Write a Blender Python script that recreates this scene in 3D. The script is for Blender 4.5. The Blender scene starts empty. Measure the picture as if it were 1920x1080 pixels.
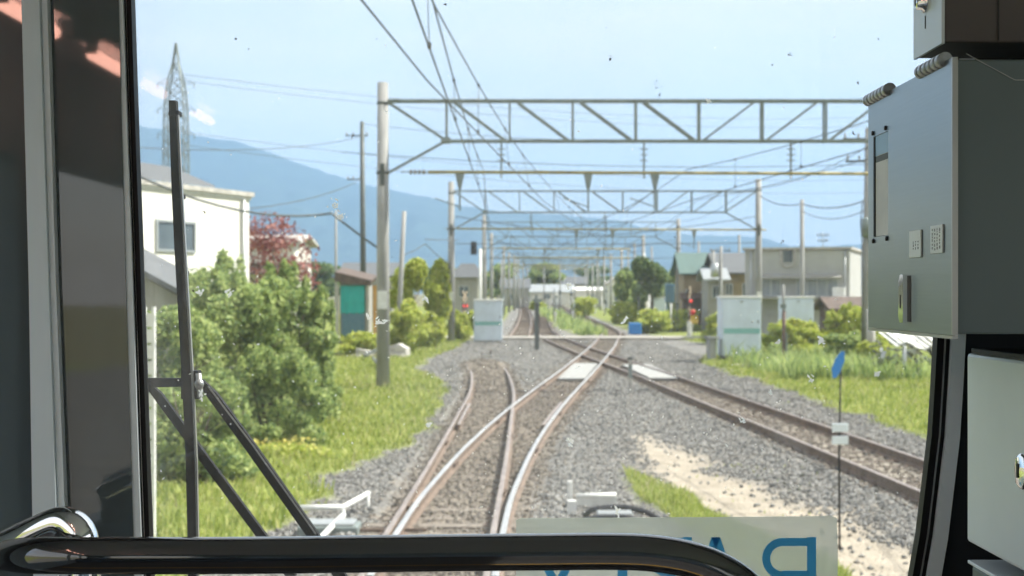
import bpy, bmesh, math, random
import numpy as np
from mathutils import Vector, Matrix
random.seed(7); RNG = np.random.default_rng(11)
SC = bpy.context.scene
COL = SC.collection
R = math.radians
# ------------------------------------------------------------------ camera
F = 2500.0; CX = 960.0; HY = 549.0; EYE = 2.7
cam = bpy.data.cameras.new('camera'); camo = bpy.data.objects.new('camera', cam); COL.objects.link(camo)
camo.location = (0, 0, EYE); camo.rotation_euler = (R(90), 0, 0)
cam.sensor_width = 36.0; cam.lens = 36.0*F/1920.0; cam.shift_y = (HY-540)/1920.0
cam.clip_start = 0.05; cam.clip_end = 30000
cam.dof.use_dof = True; cam.dof.focus_distance = 1.45; cam.dof.aperture_fstop = 13.0
SC.camera = camo
# ------------------------------------------------------------------ sky, sun, exposure
SUN_EL, SUN_AZ = R(52), R(80)           # azimuth from +Y towards +X
w = bpy.data.worlds.new('World'); SC.world = w; w.use_nodes = True
nt = w.node_tree; nt.nodes.clear()
n_out = nt.nodes.new('ShaderNodeOutputWorld'); n_bg = nt.nodes.new('ShaderNodeBackground')
n_sky = nt.nodes.new('ShaderNodeTexSky'); n_sky.sky_type = 'NISHITA'; n_sky.sun_disc = False
n_sky.sun_elevation = SUN_EL; n_sky.sun_rotation = SUN_AZ
n_sky.air_density = 1.0; n_sky.dust_density = 2.0; n_sky.ozone_density = 1.5
n_bg.inputs['Strength'].default_value = 0.12
tc = nt.nodes.new('ShaderNodeTexCoord'); mp = nt.nodes.new('ShaderNodeMapping'); mp.inputs['Scale'].default_value = (2.2, 2.2, 13)
nz = nt.nodes.new('ShaderNodeTexNoise'); nz.inputs['Scale'].default_value = 1.6; nz.inputs['Detail'].default_value = 6; nz.inputs['Roughness'].default_value = .55
rp = nt.nodes.new('ShaderNodeValToRGB'); rp.color_ramp.elements[0].position = .30; rp.color_ramp.elements[1].position = .75
rp.color_ramp.elements[0].color = (.60, .60, .60, 1); rp.color_ramp.elements[1].color = (1, 1, 1, 1)
mx = nt.nodes.new('ShaderNodeMix'); mx.data_type = 'RGBA'
mx.inputs[7].default_value = (4.6, 4.45, 4.2, 1)
nt.links.new(tc.outputs['Generated'], mp.inputs[0]); nt.links.new(mp.outputs[0], nz.inputs['Vector'])
nt.links.new(nz.outputs['Fac'], rp.inputs[0]); nt.links.new(rp.outputs[0], mx.inputs[0])
nt.links.new(n_sky.outputs[0], mx.inputs[6]); nt.links.new(mx.outputs[2], n_bg.inputs['Color'])
nt.links.new(n_bg.outputs[0], n_out.inputs[0])
sl = bpy.data.lights.new('sun', 'SUN'); sl.energy = 4.6; sl.angle = R(.5); sl.color = (1, .95, .86)
so = bpy.data.objects.new('sun', sl); COL.objects.link(so)
sd = Vector((math.sin(SUN_AZ)*math.cos(SUN_EL), math.cos(SUN_AZ)*math.cos(SUN_EL), math.sin(SUN_EL)))
so.rotation_euler = (-sd).to_track_quat('-Z', 'Y').to_euler(); so.location = (30, 0, 60)
SC.view_settings.view_transform = 'Standard'; SC.view_settings.look = 'None'
SC.view_settings.exposure = 1.27; SC.view_settings.gamma = 1
SC.render.engine = 'CYCLES'
cy = SC.cycles
cy.use_adaptive_sampling = True; cy.adaptive_threshold = 0.035; cy.use_denoising = True; cy.time_limit = 700
cy.max_bounces = 7; cy.diffuse_bounces = 3; cy.glossy_bounces = 4; cy.transparent_max_bounces = 12
cy.volume_bounces = 0; cy.transmission_bounces = 4; cy.caustics_reflective = False; cy.caustics_refractive = False
cy.sample_clamp_indirect = 6

# ------------------------------------------------------------------ helpers
def at(px, py, Y): return Vector(((px-CX)/F*Y, Y, EYE+(HY-py)/F*Y))
def gnd(px, py, z=0.0):
    Y = F*(EYE-z)/(py-HY); return Vector(((px-CX)/F*Y, Y, z))
def tag(o, label=None, cat=None, group=None, kind=None):
    if label: o['label'] = label
    if cat: o['category'] = cat
    if group: o['group'] = group
    if kind: o['kind'] = kind
    return o
def empty(name, loc=(0, 0, 0), rz=0):
    o = bpy.data.objects.new(name, None); COL.objects.link(o); o.location = loc; o.rotation_euler = (0, 0, rz)
    o.empty_display_size = .2; return o
def thing(name, label, cat, loc=(0, 0, 0), rz=0, group=None): return tag(empty(name, loc, rz), label, cat, group)
def copy_tree(o, parent=None):
    c = o.copy(); COL.objects.link(c); c.parent = parent
    for ch in list(o.children): copy_tree(ch, c)
    return c

class MB:
    """collects shapes into one mesh"""
    def __init__(s): s.v = []; s.f = []; s.m = []; s.sm = []
    def add(s, vs, fs, m=0, smooth=False):
        b = len(s.v); s.v += [tuple(v) for v in vs]
        for f in fs: s.f.append([b+i for i in f]); s.m.append(m); s.sm.append(smooth)
    def box(s, x0, x1, y0, y1, z0, z1, m=0, rot=0, piv=None, ch=0.0):
        vs = [Vector(p) for p in ((x0,y0,z0),(x1,y0,z0),(x1,y1,z0),(x0,y1,z0),(x0,y0,z1),(x1,y0,z1),(x1,y1,z1),(x0,y1,z1))]
        if ch:
            cx, cy_, cz = (x0+x1)/2, (y0+y1)/2, (z0+z1)/2
            bm = bmesh.new(); bmesh.ops.create_cube(bm, size=1)
            for v in bm.verts: v.co = (cx+v.co.x*(x1-x0), cy_+v.co.y*(y1-y0), cz+v.co.z*(z1-z0))
            bmesh.ops.bevel(bm, geom=bm.edges[:], offset=ch, segments=2, profile=.5, affect='EDGES')
            vs = [v.co.copy() for v in bm.verts]; fs = [[v.index for v in f.verts] for f in bm.faces]; bm.free()
        else: fs = [(0,3,2,1),(4,5,6,7),(0,1,5,4),(1,2,6,5),(2,3,7,6),(3,0,4,7)]
        if rot:
            p = Vector(piv) if piv else Vector(((x0+x1)/2, (y0+y1)/2, 0)); M = Matrix.Rotation(rot, 3, 'Z')
            vs = [M @ (v-p) + p for v in vs]
        s.add(vs, fs, m)
    def bar(s, a, b, wx, wz=None, m=0):
        """square bar a->b"""
        a, b = Vector(a), Vector(b); wz = wz or wx; d = (b-a).normalized()
        u = d.cross(Vector((0, 0, 1)));
        if u.length < 1e-3: u = Vector((1, 0, 0))
        u.normalize(); n = u.cross(d)
        vs = [p+u*i*wx/2+n*j*wz/2 for p in (a, b) for i, j in ((-1,-1),(1,-1),(1,1),(-1,1))]
        s.add(vs, [(3,2,1,0),(4,5,6,7),(0,1,5,4),(1,2,6,5),(2,3,7,6),(3,0,4,7)], m)
    def tube(s, pts, r, n=8, m=0, caps=True):
        pts = [Vector(p) for p in pts]; rr = r if isinstance(r, (list, tuple)) else [r]*len(pts)
        vs = []; prev = None
        for i, p in enumerate(pts):
            d = (pts[min(i+1, len(pts)-1)]-pts[max(i-1, 0)]).normalized()
            if prev is None:
                u = d.cross(Vector((0, 0, 1)))
                if u.length < 1e-3: u = d.cross(Vector((0, 1, 0)))
            else: u = prev-d*prev.dot(d)
            u.normalize(); prev = u; q = d.cross(u)
            for k in range(n):
                a = 2*math.pi*k/n; vs.append(p+(u*math.cos(a)+q*math.sin(a))*rr[i])
        fs = [(i*n+k, i*n+(k+1) % n, (i+1)*n+(k+1) % n, (i+1)*n+k) for i in range(len(pts)-1) for k in range(n)]
        s.add(vs, fs, m, True)
        if caps:
            b = len(s.v)-len(vs); s.f.append([b+k for k in range(n)][::-1]); s.m.append(m); s.sm.append(False)
            e = b+(len(pts)-1)*n; s.f.append([e+k for k in range(n)]); s.m.append(m); s.sm.append(False)
    def prism(s, poly, dvec, m=0):
        """poly: list of 3-D points (planar), extruded along dvec"""
        n = len(poly); d = Vector(dvec); P = [Vector(p) for p in poly]
        s.add(P+[p+d for p in P], [list(range(n))[::-1], list(range(n, 2*n))]+[(i, (i+1) % n, n+(i+1) % n, n+i) for i in range(n)], m)
    def lathe(s, c, prof, n=20, axis=(0,0,1), m=0):
        c = Vector(c); q = Vector((0, 0, 1)).rotation_difference(Vector(axis).normalized())
        vs = [c+q @ Vector((r_*math.cos(2*math.pi*k/n), r_*math.sin(2*math.pi*k/n), z)) for r_, z in prof for k in range(n)]
        fs = [(i*n+k, i*n+(k+1) % n, (i+1)*n+(k+1) % n, (i+1)*n+k) for i in range(len(prof)-1) for k in range(n)]
        s.add(vs, fs, m, True)
    def build(s, name, mats, parent=None, loc=None):
        me = bpy.data.meshes.new(name); me.from_pydata(s.v, [], s.f)
        for m in (mats if isinstance(mats, (list, tuple)) else [mats]): me.materials.append(m)
        me.polygons.foreach_set('material_index', s.m); me.polygons.foreach_set('use_smooth', s.sm)
        bm = bmesh.new(); bm.from_mesh(me); bmesh.ops.recalc_face_normals(bm, faces=bm.faces); bm.to_mesh(me); bm.free()
        o = bpy.data.objects.new(name, me); COL.objects.link(o)
        if parent: o.parent = parent
        if loc: o.location = loc
        return o
def np_mesh(name, V, Fc, mat, parent=None, smooth=False):
    """V (n,3) F (m,k) numpy"""
    me = bpy.data.meshes.new(name); k = Fc.shape[1]
    me.vertices.add(len(V)); me.vertices.foreach_set('co', V.astype(np.float32).ravel())
    me.loops.add(Fc.size); me.loops.foreach_set('vertex_index', Fc.astype(np.int32).ravel())
    me.polygons.add(len(Fc)); me.polygons.foreach_set('loop_start', np.arange(0, Fc.size, k, dtype=np.int32))
    me.polygons.foreach_set('use_smooth', np.full(len(Fc), smooth))
    me.update(calc_edges=True); me.validate()
    if mat: me.materials.append(mat)
    o = bpy.data.objects.new(name, me); COL.objects.link(o)
    if parent: o.parent = parent
    return o

# ------------------------------------------------------------------ materials
def mat(name, col, rough=.6, metal=0, var=0, vscale=3, bump=0, bscale=20, spec=.5, col2=None, stretch=(1, 1, 1), coat=0, detail=4):
    m = bpy.data.materials.new(name); m.use_nodes = True; t = m.node_tree; p = t.nodes['Principled BSDF']
    p.inputs['Base Color'].default_value = (*col, 1); p.inputs['Roughness'].default_value = rough
    p.inputs['Metallic'].default_value = metal; p.inputs['Specular IOR Level'].default_value = spec; p.inputs['Coat Weight'].default_value = coat
    if var or bump:
        tcn = t.nodes.new('ShaderNodeTexCoord'); mpn = t.nodes.new('ShaderNodeMapping'); mpn.inputs['Scale'].default_value = stretch
        t.links.new(tcn.outputs['Object'], mpn.inputs[0])
    if var:
        n = t.nodes.new('ShaderNodeTexNoise'); n.inputs['Scale'].default_value = vscale; n.inputs['Detail'].default_value = detail; n.inputs['Roughness'].default_value = .6
        r_ = t.nodes.new('ShaderNodeValToRGB'); e = r_.color_ramp.elements
        c2 = col2 or tuple(c*(1-var) for c in col); e[0].position = .35; e[1].position = .65
        e[0].color = (*c2, 1); e[1].color = (*col, 1)
        t.links.new(mpn.outputs[0], n.inputs['Vector']); t.links.new(n.outputs['Fac'], r_.inputs[0]); t.links.new(r_.outputs[0], p.inputs['Base Color'])
    if bump:
        n = t.nodes.new('ShaderNodeTexNoise'); n.inputs['Scale'].default_value = bscale; n.inputs['Detail'].default_value = 5
        b = t.nodes.new('ShaderNodeBump'); b.inputs['Strength'].default_value = bump; b.inputs['Distance'].default_value = .02
        t.links.new(mpn.outputs[0], n.inputs['Vector']); t.links.new(n.outputs['Fac'], b.inputs['Height']); t.links.new(b.outputs[0], p.inputs['Normal'])
    return m
def leafmat(name, cols, trans=.3, rough=.55):
    """colour per loose leaf or stone"""
    m = bpy.data.materials.new(name); m.use_nodes = True; t = m.node_tree; p = t.nodes['Principled BSDF']
    g = t.nodes.new('ShaderNodeNewGeometry'); r_ = t.nodes.new('ShaderNodeValToRGB')
    e = r_.color_ramp.elements
    while len(e) < len(cols): e.new(.5)
    for i, c in enumerate(cols): e[i].position = i/(len(cols)-1); e[i].color = (*c, 1)
    t.links.new(g.outputs['Random Per Island'], r_.inputs[0]); t.links.new(r_.outputs[0], p.inputs['Base Color']); p.inputs['Roughness'].default_value = rough
    p.inputs['Specular IOR Level'].default_value = .35
    if trans:
        tr = t.nodes.new('ShaderNodeBsdfTranslucent'); mxx = t.nodes.new('ShaderNodeMixShader'); mxx.inputs[0].default_value = trans
        t.links.new(r_.outputs[0], tr.inputs[0]); t.links.new(p.outputs[0], mxx.inputs[1]); t.links.new(tr.outputs[0], mxx.inputs[2])
        t.links.new(mxx.outputs[0], t.nodes['Material Output'].inputs[0])
    return m
def emis(name, col, s):
    m = bpy.data.materials.new(name); m.use_nodes = True; p = m.node_tree.nodes['Principled BSDF']
    p.inputs['Base Color'].default_value = (*col, 1); p.inputs['Emission Color'].default_value = (*col, 1); p.inputs['Emission Strength'].default_value = s
    return m
M = dict(
 conc=mat('concrete', (.35, .35, .34), .85, var=.3, vscale=1.4, bump=.3, bscale=14, stretch=(3, 3, .6)),
 concl=mat('pale_concrete', (.52, .50, .46), .9, var=.35, vscale=5, bump=.4),
 steel=mat('galvanised_steel', (.25, .29, .28), .55, .35, var=.3, vscale=4),
 steel_d=mat('weathered_steel', (.12, .135, .13), .6, .3, var=.3, vscale=5),
 yel=mat('yellow_insulated_tube', (.42, .35, .13), .6, var=.4, vscale=3),
 wire=mat('wire', (.09, .10, .10), .5, .3),
 insul=mat('insulator', (.30, .30, .29), .35),
 rust=mat('rail_side_rust', (.24, .175, .135), .75, .1, var=.45, vscale=6, bump=.4, bscale=40),
 railhi=mat('polished_rail_head', (.80, .78, .75), .38, .8, var=.3, vscale=3, stretch=(6, .4, 1)),
 raillo=mat('dull_rail_head', (.42, .35, .31), .45, .5, var=.4, vscale=5, stretch=(4, .6, 1)),
 sleeper=mat('sleeper_concrete', (.24, .205, .17), .9, var=.45, vscale=9, bump=.6, bscale=30),
 sleeperw=mat('sleeper_wood', (.15, .115, .09), .9, var=.5, vscale=8, bump=.8, bscale=22, stretch=(.6, 6, 6)),
 boxp=mat('pale_painted_steel', (.66, .75, .84), .45, var=.14, vscale=2.5, spec=.4, stretch=(1, 1, .4)),
 boxd=mat('grey_green_band', (.24, .48, .45), .5),
 white=mat('white_render', (.76, .75, .69), .85, var=.12, vscale=1.3),
 whitep=mat('white_paint', (.78, .78, .75), .6, var=.2, vscale=9),
 beige=mat('beige_render', (.43, .435, .42), .9, var=.14, vscale=1.1),
 greyw=mat('grey_cladding', (.36, .35, .32), .85, var=.25, vscale=2, stretch=(8, 8, .5)),
 tile=mat('grey_roof_tile', (.13, .14, .15), .7, var=.35, vscale=6, bump=.8, bscale=9, stretch=(1, 5, 1)),
 tileb=mat('brown_roof_sheet', (.14, .10, .08), .7, var=.5, vscale=3),
 greenr=mat('green_roof_sheet', (.10, .165, .15), .6, var=.2, vscale=2),
 tan=mat('tan_wall', (.36, .29, .20), .85, var=.3, vscale=1.6),
 brown=mat('brown_board', (.13, .085, .07), .8, var=.4, vscale=3, stretch=(4, 4, 1)),
 glassd=mat('window_glass', (.10, .13, .15), .12, 0, var=.4, vscale=1.2, spec=.8),
 curtain=mat('curtained_glass', (.34, .38, .39), .3, var=.3, vscale=3, stretch=(6, 6, .3)),
 alu=mat('aluminium_frame', (.45, .47, .47), .4, .6),
 teal=mat('turquoise_tarp', (.02, .42, .40), .6, var=.25, vscale=2.2, bump=.5, bscale=3),
 tin=mat('blue_grey_tin', (.13, .26, .36), .6, var=.35, vscale=3, stretch=(9, 9, .5)),
 orange=mat('faded_orange_sheet', (.72, .40, .12), .7, var=.2),
 bark=mat('bark', (.13, .10, .075), .9, var=.4, vscale=8, bump=.7),
 soil=mat('soil', (.14, .15, .06), .95, var=.5, vscale=.8, col2=(.20, .17, .10)),
 road=mat('crossing_pavement', (.36, .335, .295), .85, var=.3, vscale=1.2, stretch=(1, 1, 1)),
 red=emis('red_signal_lens', (.9, .03, .02), .7),
 redp=mat('red_paint', (.6, .04, .03), .5),
 black=mat('black_paint', (.018, .018, .02), .5),
 yelp=mat('yellow_paint', (.75, .50, .06), .6, var=.2),
 bluep=mat('blue_plastic', (.02, .22, .60), .45, var=.15),
 debris=mat('scrap_heap', (.06, .07, .08), .8, var=.6, vscale=9, col2=(.26, .27, .28)),
 # cab
 rubber=mat('black_rubber', (.006, .006, .007), .5, spec=.25),
 trim=mat('pale_trim', (.84, .92, .97), .4, 0, var=.1, vscale=2),
 wallc=mat('charcoal_wall', (.025, .03, .037), .6, spec=.25),
 cabin=mat('cabin_lining', (.47, .58, .65), .6),
 cabf=mat('cabin_floor', (.10, .10, .10), .6),
 hinge=mat('hinge_steel', (.42, .44, .46), .4, .7, var=.4, vscale=90),
 sst=mat('brushed_stainless', (.26, .30, .31), .30, .85, var=.05, vscale=5, bump=.015, bscale=8, stretch=(1, 1.5, 60)),
 sstm=mat('matt_stainless', (.72, .79, .82), .45, .2, var=.07, vscale=5),
 sstd=mat('shade_toned_steel', (.13, .17, .175), .45, .2, var=.18, vscale=1.5),  # shade on the box front put into the stainless colour; console body shares it
 umber=mat('umber_enamel', (.11, .095, .092), .5, .2, var=.15, vscale=1.5),
 chrome=mat('chrome', (.92, .92, .92), .05, 1),
 plate=mat('label_plate', (.86, .92, .90), .5),
 ink=mat('ink', (.10, .13, .13), .6),
 blacks=mat('dusty_black_metal', (.005, .0045, .0045), .6, spec=.2, var=.6, vscale=60, col2=(.012, .011, .011)),
 silver=mat('silver_strip', (.42, .42, .41), .35, .7),
 leafA=leafmat('bush_leaf', [(.12, .19, .07), (.25, .34, .12), (.40, .49, .17), (.56, .62, .25)], .5),
 leafC=leafmat('fresh_bush_leaf', [(.13, .20, .08), (.26, .35, .12), (.40, .49, .17), (.54, .60, .24)], .5),
 dry=leafmat('dry_stalk', [(.30, .26, .14), (.46, .41, .24), (.60, .55, .34)], .3),
 leafB=leafmat('yellow_green_leaf', [(.22, .28, .05), (.40, .47, .08), (.54, .60, .13), (.66, .64, .20)], .5),
 leafD=leafmat('dark_tree_leaf', [(.045, .085, .035), (.09, .15, .05), (.16, .23, .075), (.26, .33, .12)], .4),
 leafR=leafmat('red_leaf', [(.16, .05, .06), (.30, .11, .10), (.42, .20, .16)], .3),
 grassm=leafmat('grass_blade', [(.15, .21, .035), (.27, .34, .06), (.38, .43, .10), (.52, .51, .20)], .4),
 stone=leafmat('ballast_stone', [(.10, .10, .095), (.16, .158, .15), (.215, .21, .20), (.30, .295, .28), (.19, .17, .145)], 0, .9),
 stoneb=leafmat('brown_ballast_stone', [(.09, .078, .066), (.15, .13, .11), (.21, .185, .155), (.29, .26, .22)], 0, .9),
 flower=leafmat('yellow_flower', [(.80, .68, .14), (.88, .80, .30)], .2),
)
# ------------------------------------------------------------------ ground and track geometry
def spline(pts, step):
    """x(Y) curve through pts [(Y,x)] -> arrays sampled every step, smoothed"""
    Y = np.array([p[0] for p in pts], float); X = np.array([p[1] for p in pts], float)
    n = len(Y); m = np.zeros(n)
    s = np.diff(X)/np.diff(Y); m[1:-1] = (s[:-1]*np.diff(Y)[1:]+s[1:]*np.diff(Y)[:-1])/(Y[2:]-Y[:-2]); m[0] = s[0]; m[-1] = s[-1]
    ys = np.arange(Y[0], Y[-1]+1e-6, step); i = np.clip(np.searchsorted(Y, ys)-1, 0, n-2)
    h = Y[i+1]-Y[i]; t = (ys-Y[i])/h
    xs = (2*t**3-3*t**2+1)*X[i]+(t**3-2*t**2+t)*h*m[i]+(-2*t**3+3*t**2)*X[i+1]+(t**3-t**2)*h*m[i+1]
    return ys, xs
TA = [(12, -.72), (14.1, -.665), (16.3, -.59), (18.8, -.44), (21.7, -.235), (24.2, -.02), (28.9, .44), (35.2, 1.14), (41.5, 1.88), (50.2, 2.86), (60, 3.93), (68, 4.75), (72, 5.12)]
TB = [(-12, -1.02), (0, -.90), (14, -.77), (20, -.665), (28, -.57), (34, -.52), (38, -.58), (42, -.72), (45, -.92)]
TC = [(-12, 8.0), (5, 6.7), (14, 6.05), (21, 5.66), (26, 5.38), (31, 5.07), (36, 4.78), (43, 4.37), (50, 3.86), (60, 3.2), (71, 2.6), (85, 2.2), (101, 2.35), (125, 2.85), (148, 3.5), (200, 4.4), (335, 6.0), (600, 14)]
TD = [(72, 5.12), (78, 5.75), (86, 6.4), (100, 6.85), (114, 7.05), (150, 7.6), (220, 8.6), (335, 10.5)]
TE = [(80, .45), (100, .85), (125, 1.2), (200, 1.9), (300, 2.5), (450, 5)]
def dist_track(X, Y, T):
    ys, xs = spline(T, .5); xi = np.interp(Y, ys, xs); d = np.abs(X-xi)
    return np.where((Y < ys[0]-1) | (Y > ys[-1]+1), 9.0, d)
def fbm(X, Y, sc, seed=0, oct=4):
    r_ = np.random.default_rng(seed); out = np.zeros_like(X, dtype=float); a = 1; tot = 0
    for o in range(oct):
        tab = r_.random((64, 64)); x = X*sc*2**o+13.7*o; y = Y*sc*2**o+5.1*o
        xi = np.floor(x).astype(int); yi = np.floor(y).astype(int); fx = x-xi; fy = y-yi; fx = fx*fx*(3-2*fx); fy = fy*fy*(3-2*fy)
        g = lambda i, j: tab[i % 64, j % 64]
        out += a*((g(xi, yi)*(1-fx)+g(xi+1, yi)*fx)*(1-fy)+(g(xi, yi+1)*(1-fx)+g(xi+1, yi+1)*fx)*fy); tot += a; a *= .5
    return out/tot
# edge between ballast and grass, as x(Y)
EL_Y, EL_X = np.array([(-5, -15), (4, -3.2), (12, -3.0), (15.5, -2.75), (17.7, -2.6), (19.5, -2.7), (21, -2.45), (22.6, -1.85), (25, -1.75), (28, -1.72), (32, -1.6), (36, -1.85), (41, -2.3), (46, -3.3), (52, -3.5), (60, -3.0), (67, -2.6), (76, -2.4), (90, -1.5), (120, -.9), (160, -.6), (260, .4)]).T
ER_Y, ER_X = np.array([(-5, 15), (4, 8.6), (20, 8.0), (26, 7.75), (31, 7.5), (37, 7.6), (43, 7.35), (50, 7.2), (56, 8.2), (62, 10.2), (70, 10.4), (80, 9.4), (90, 8.3), (120, 8.6), (160, 9.2), (260, 11)]).T
def masks(X, Y):
    n1 = fbm(X, Y, .9, 3)-.5; n2 = fbm(X, Y, .35, 4)-.5
    n3 = fbm(X, Y, 3.5, 6)-.5; el = np.interp(Y, EL_Y, EL_X)+n1*.8+n3*.5; er = np.interp(Y, ER_Y, ER_X)+n1*1.1+n3*.6
    grass = np.clip((el-X)/.3+.5, 0, 1)+np.clip((X-er)/.3+.5, 0, 1)
    # grass tongue between the tracks, near
    cx = 1.95+(19.0-Y)*-.04; gt = ((X-(1.80+.0*Y))/(.28))**2+((Y-17.6)/2.6)**2
    gx = np.interp(Y, [13, 16, 18, 20.6], [2.75, 2.15, 1.95, 1.65]); hw = np.interp(Y, [13, 15.5, 17.5, 19.5, 20.8], [.5, .42, .36, .18, 0])
    tongue = np.clip((hw-np.abs(X-gx)+n1*.35)/.1, 0, 1)*(Y < 20.8)
    # far island of grass between track E/C and D, past the crossing
    isl = np.clip((np.minimum(X-3.8, 5.9-X)-(n1*2.2))/.3+.2, 0, 1)*.8*((Y > 84) & (Y < 240))
    grass = np.clip(grass+tongue+isl, 0, 1)
    sx0 = np.interp(Y, [12, 16, 19, 22, 26.5], [2.6, 2.2, 1.8, 1.85, 2.2]); sx1 = np.interp(Y, [12, 16, 19, 21, 23, 26.5], [4.4, 4.0, 3.55, 3.2, 3.0, 2.8])
    sand = np.clip((np.minimum(X-sx0, sx1-X)+n1*1.0)/.55+.3, 0, 1)*np.clip((26.5-Y)/2, 0, 1)
    return grass, sand, n1, n2
def height(X, Y, g=None):
    grass, sand, n1, n2 = masks(X, Y)
    h = n2*.05+(fbm(X, Y, 4, 9, 2)-.5)*.035
    rt = np.minimum.reduce([dist_track(X, Y, T) for T in (TA, TB, TC, TD, TE)])
    h = np.where(rt < 1.0, h*.5-.012, h)
    # ballast heap that buries the end of the siding
    h = h+.42*np.exp(-(((X+1.0)/1.25)**2+((Y-45.5)/4.0)**2))
    h = h+.10*np.clip(grass, 0, 1)*(fbm(X, Y, .5, 5)) - .03*sand
    h = h+.06*np.clip((1.35-rt)/.4, 0, 1)*(rt > .95)
    return h, grass, sand, rt
def grid_sheet(name, xs, ys, material):
    Xg, Yg = np.meshgrid(xs, ys); h, g, s, rt = height(Xg, Yg)
    # tuck the sheet's own edge under the ground
    V = np.stack([Xg, Yg, h], -1).reshape(-1, 3); nx, ny = len(xs), len(ys)
    i = (np.arange(ny-1)[:, None]*nx+np.arange(nx-1)[None]).ravel()
    Fc = np.stack([i, i+1, i+1+nx, i+nx], 1)
    o = np_mesh(name, V, Fc, material, smooth=True)
    rust = np.clip((.95-rt)/.35, 0, 1)
    dC = dist_track(Xg, Yg, TC); rAB = np.minimum(dist_track(Xg, Yg, TA), dist_track(Xg, Yg, TB))
    near = np.clip((60-Yg)/10, 0, 1)*(rAB > 1.3); s = np.clip(s+near*np.clip((.75-dC)/.3, 0, 1)*.6*(fbm(Xg, Yg, 1.1, 77, 3)+.4), 0, 1); rust = rust*(1-.75*near)
    s = np.clip(s+.9*np.clip((fbm(Xg, Yg, 1.0, 78, 3)-.42)*5, 0, 1)*(Yg < 17)*(Xg > 2.6)*(Xg < 4.6), 0, 1)
    a = o.data.color_attributes.new('zone', 'FLOAT_COLOR', 'POINT')
    c = np.stack([rust, s, g, np.ones_like(g)], -1).reshape(-1, 4).astype(np.float32); a.data.foreach_set('color', c.ravel())
    return o
def bedmat():
    m = bpy.data.materials.new('track_bed'); m.use_nodes = True; t = m.node_tree; p = t.nodes['Principled BSDF']; L = t.links.new
    p.inputs['Roughness'].default_value = .92; p.inputs['Specular IOR Level'].default_value = .2
    tcn = t.nodes.new('ShaderNodeTexCoord'); at_ = t.nodes.new('ShaderNodeAttribute'); at_.attribute_name = 'zone'
    sp = t.nodes.new('ShaderNodeSeparateColor'); L(at_.outputs['Color'], sp.inputs[0])
    v = t.nodes.new('ShaderNodeTexVoronoi'); v.inputs['Scale'].default_value = 21; L(tcn.outputs['Object'], v.inputs['Vector'])
    def ramp(src, cols):
        r_ = t.nodes.new('ShaderNodeValToRGB'); e = r_.color_ramp.elements
        while len(e) < len(cols): e.new(.5)
        for i, (q, c) in enumerate(cols): e[i].position = q; e[i].color = (*c, 1)
        L(src, r_.inputs[0]); return r_.outputs[0]
    sx = t.nodes.new('ShaderNodeSeparateColor'); L(v.outputs['Color'], sx.inputs[0])
    grey = ramp(sx.outputs[0], [(0, (.09, .088, .084)), (.35, (.15, .147, .14)), (.7, (.20, .196, .188)), (1, (.27, .265, .25))])
    brn = ramp(sx.outputs[0], [(0, (.085, .07, .058)), (.4, (.145, .122, .10)), (.8, (.20, .172, .14)), (1, (.27, .235, .195))])
    n = t.nodes.new('ShaderNodeTexNoise'); n.inputs['Scale'].default_value = 3; n.inputs['Detail'].default_value = 8; L(tcn.outputs['Object'], n.inputs['Vector'])
    snd = ramp(n.outputs['Fac'], [(.3, (.27, .235, .185)), (.7, (.41, .36, .29))])
    grs = ramp(n.outputs['Fac'], [(.3, (.12, .15, .03)), (.7, (.24, .27, .07))])
    def mix(f, a, b):
        x = t.nodes.new('ShaderNodeMix'); x.data_type = 'RGBA'; L(f, x.inputs[0]); L(a, x.inputs[6]); L(b, x.inputs[7]); return x.outputs[2]
    n2 = t.nodes.new('ShaderNodeTexNoise'); n2.inputs['Scale'].default_value = 1.3; n2.inputs['Detail'].default_value = 5; L(tcn.outputs['Object'], n2.inputs['Vector'])
    c = mix(sp.outputs[0], grey, brn)
    dusty = t.nodes.new('ShaderNodeMath'); dusty.operation = 'MULTIPLY_ADD'; dusty.inputs[1].default_value = 2.4; dusty.inputs[2].default_value = -1.15; dusty.use_clamp = True; L(n2.outputs['Fac'], dusty.inputs[0])
    dm = t.nodes.new('ShaderNodeMath'); dm.operation = 'MULTIPLY'; dm.inputs[1].default_value = .5; L(dusty.outputs[0], dm.inputs[0])
    c = mix(dm.outputs[0], c, snd); c = mix(sp.outputs[1], c, snd); c = mix(sp.outputs[2], c, grs)
    L(c, p.inputs['Base Color'])
    b = t.nodes.new('ShaderNodeBump'); b.inputs['Strength'].default_value = .8; b.inputs['Distance'].default_value = .03; b.invert = True
    L(v.outputs['Distance'], b.inputs['Height']); L(b.outputs[0], p.inputs['Normal'])
    return m
BED = bedmat()
ys = np.concatenate([np.arange(-46, 2, 1.5), np.arange(2, 62, .2), np.arange(62, 130, .5), np.arange(130, 262, 2.0)])
xs = np.concatenate([np.arange(-20, -8, 1), np.arange(-8, -3.6, .4), np.arange(-3.6, 8.6, .16), np.arange(8.6, 20, .5)])
tag(grid_sheet('track_bed', xs, ys, BED), kind='structure')
m = MB(); m.add([(-9000, -300, -.25), (9000, -300, -.25), (9000, 12000, -.25), (-9000, 12000, -.25)], [(0, 1, 2, 3)])
tag(m.build('ground', M['soil']), kind='structure')
# level crossing pavement
m = MB(); m.prism([(-14, 75.6, .02), (3.2+7, 75.6, .02), (24, 76.2, .02), (24, 79.6, .02), (10, 79.2, .02), (-14, 79.2, .02)], (0, 0, .125))
tag(m.build('crossing_road', M['road']), kind='structure')

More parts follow.
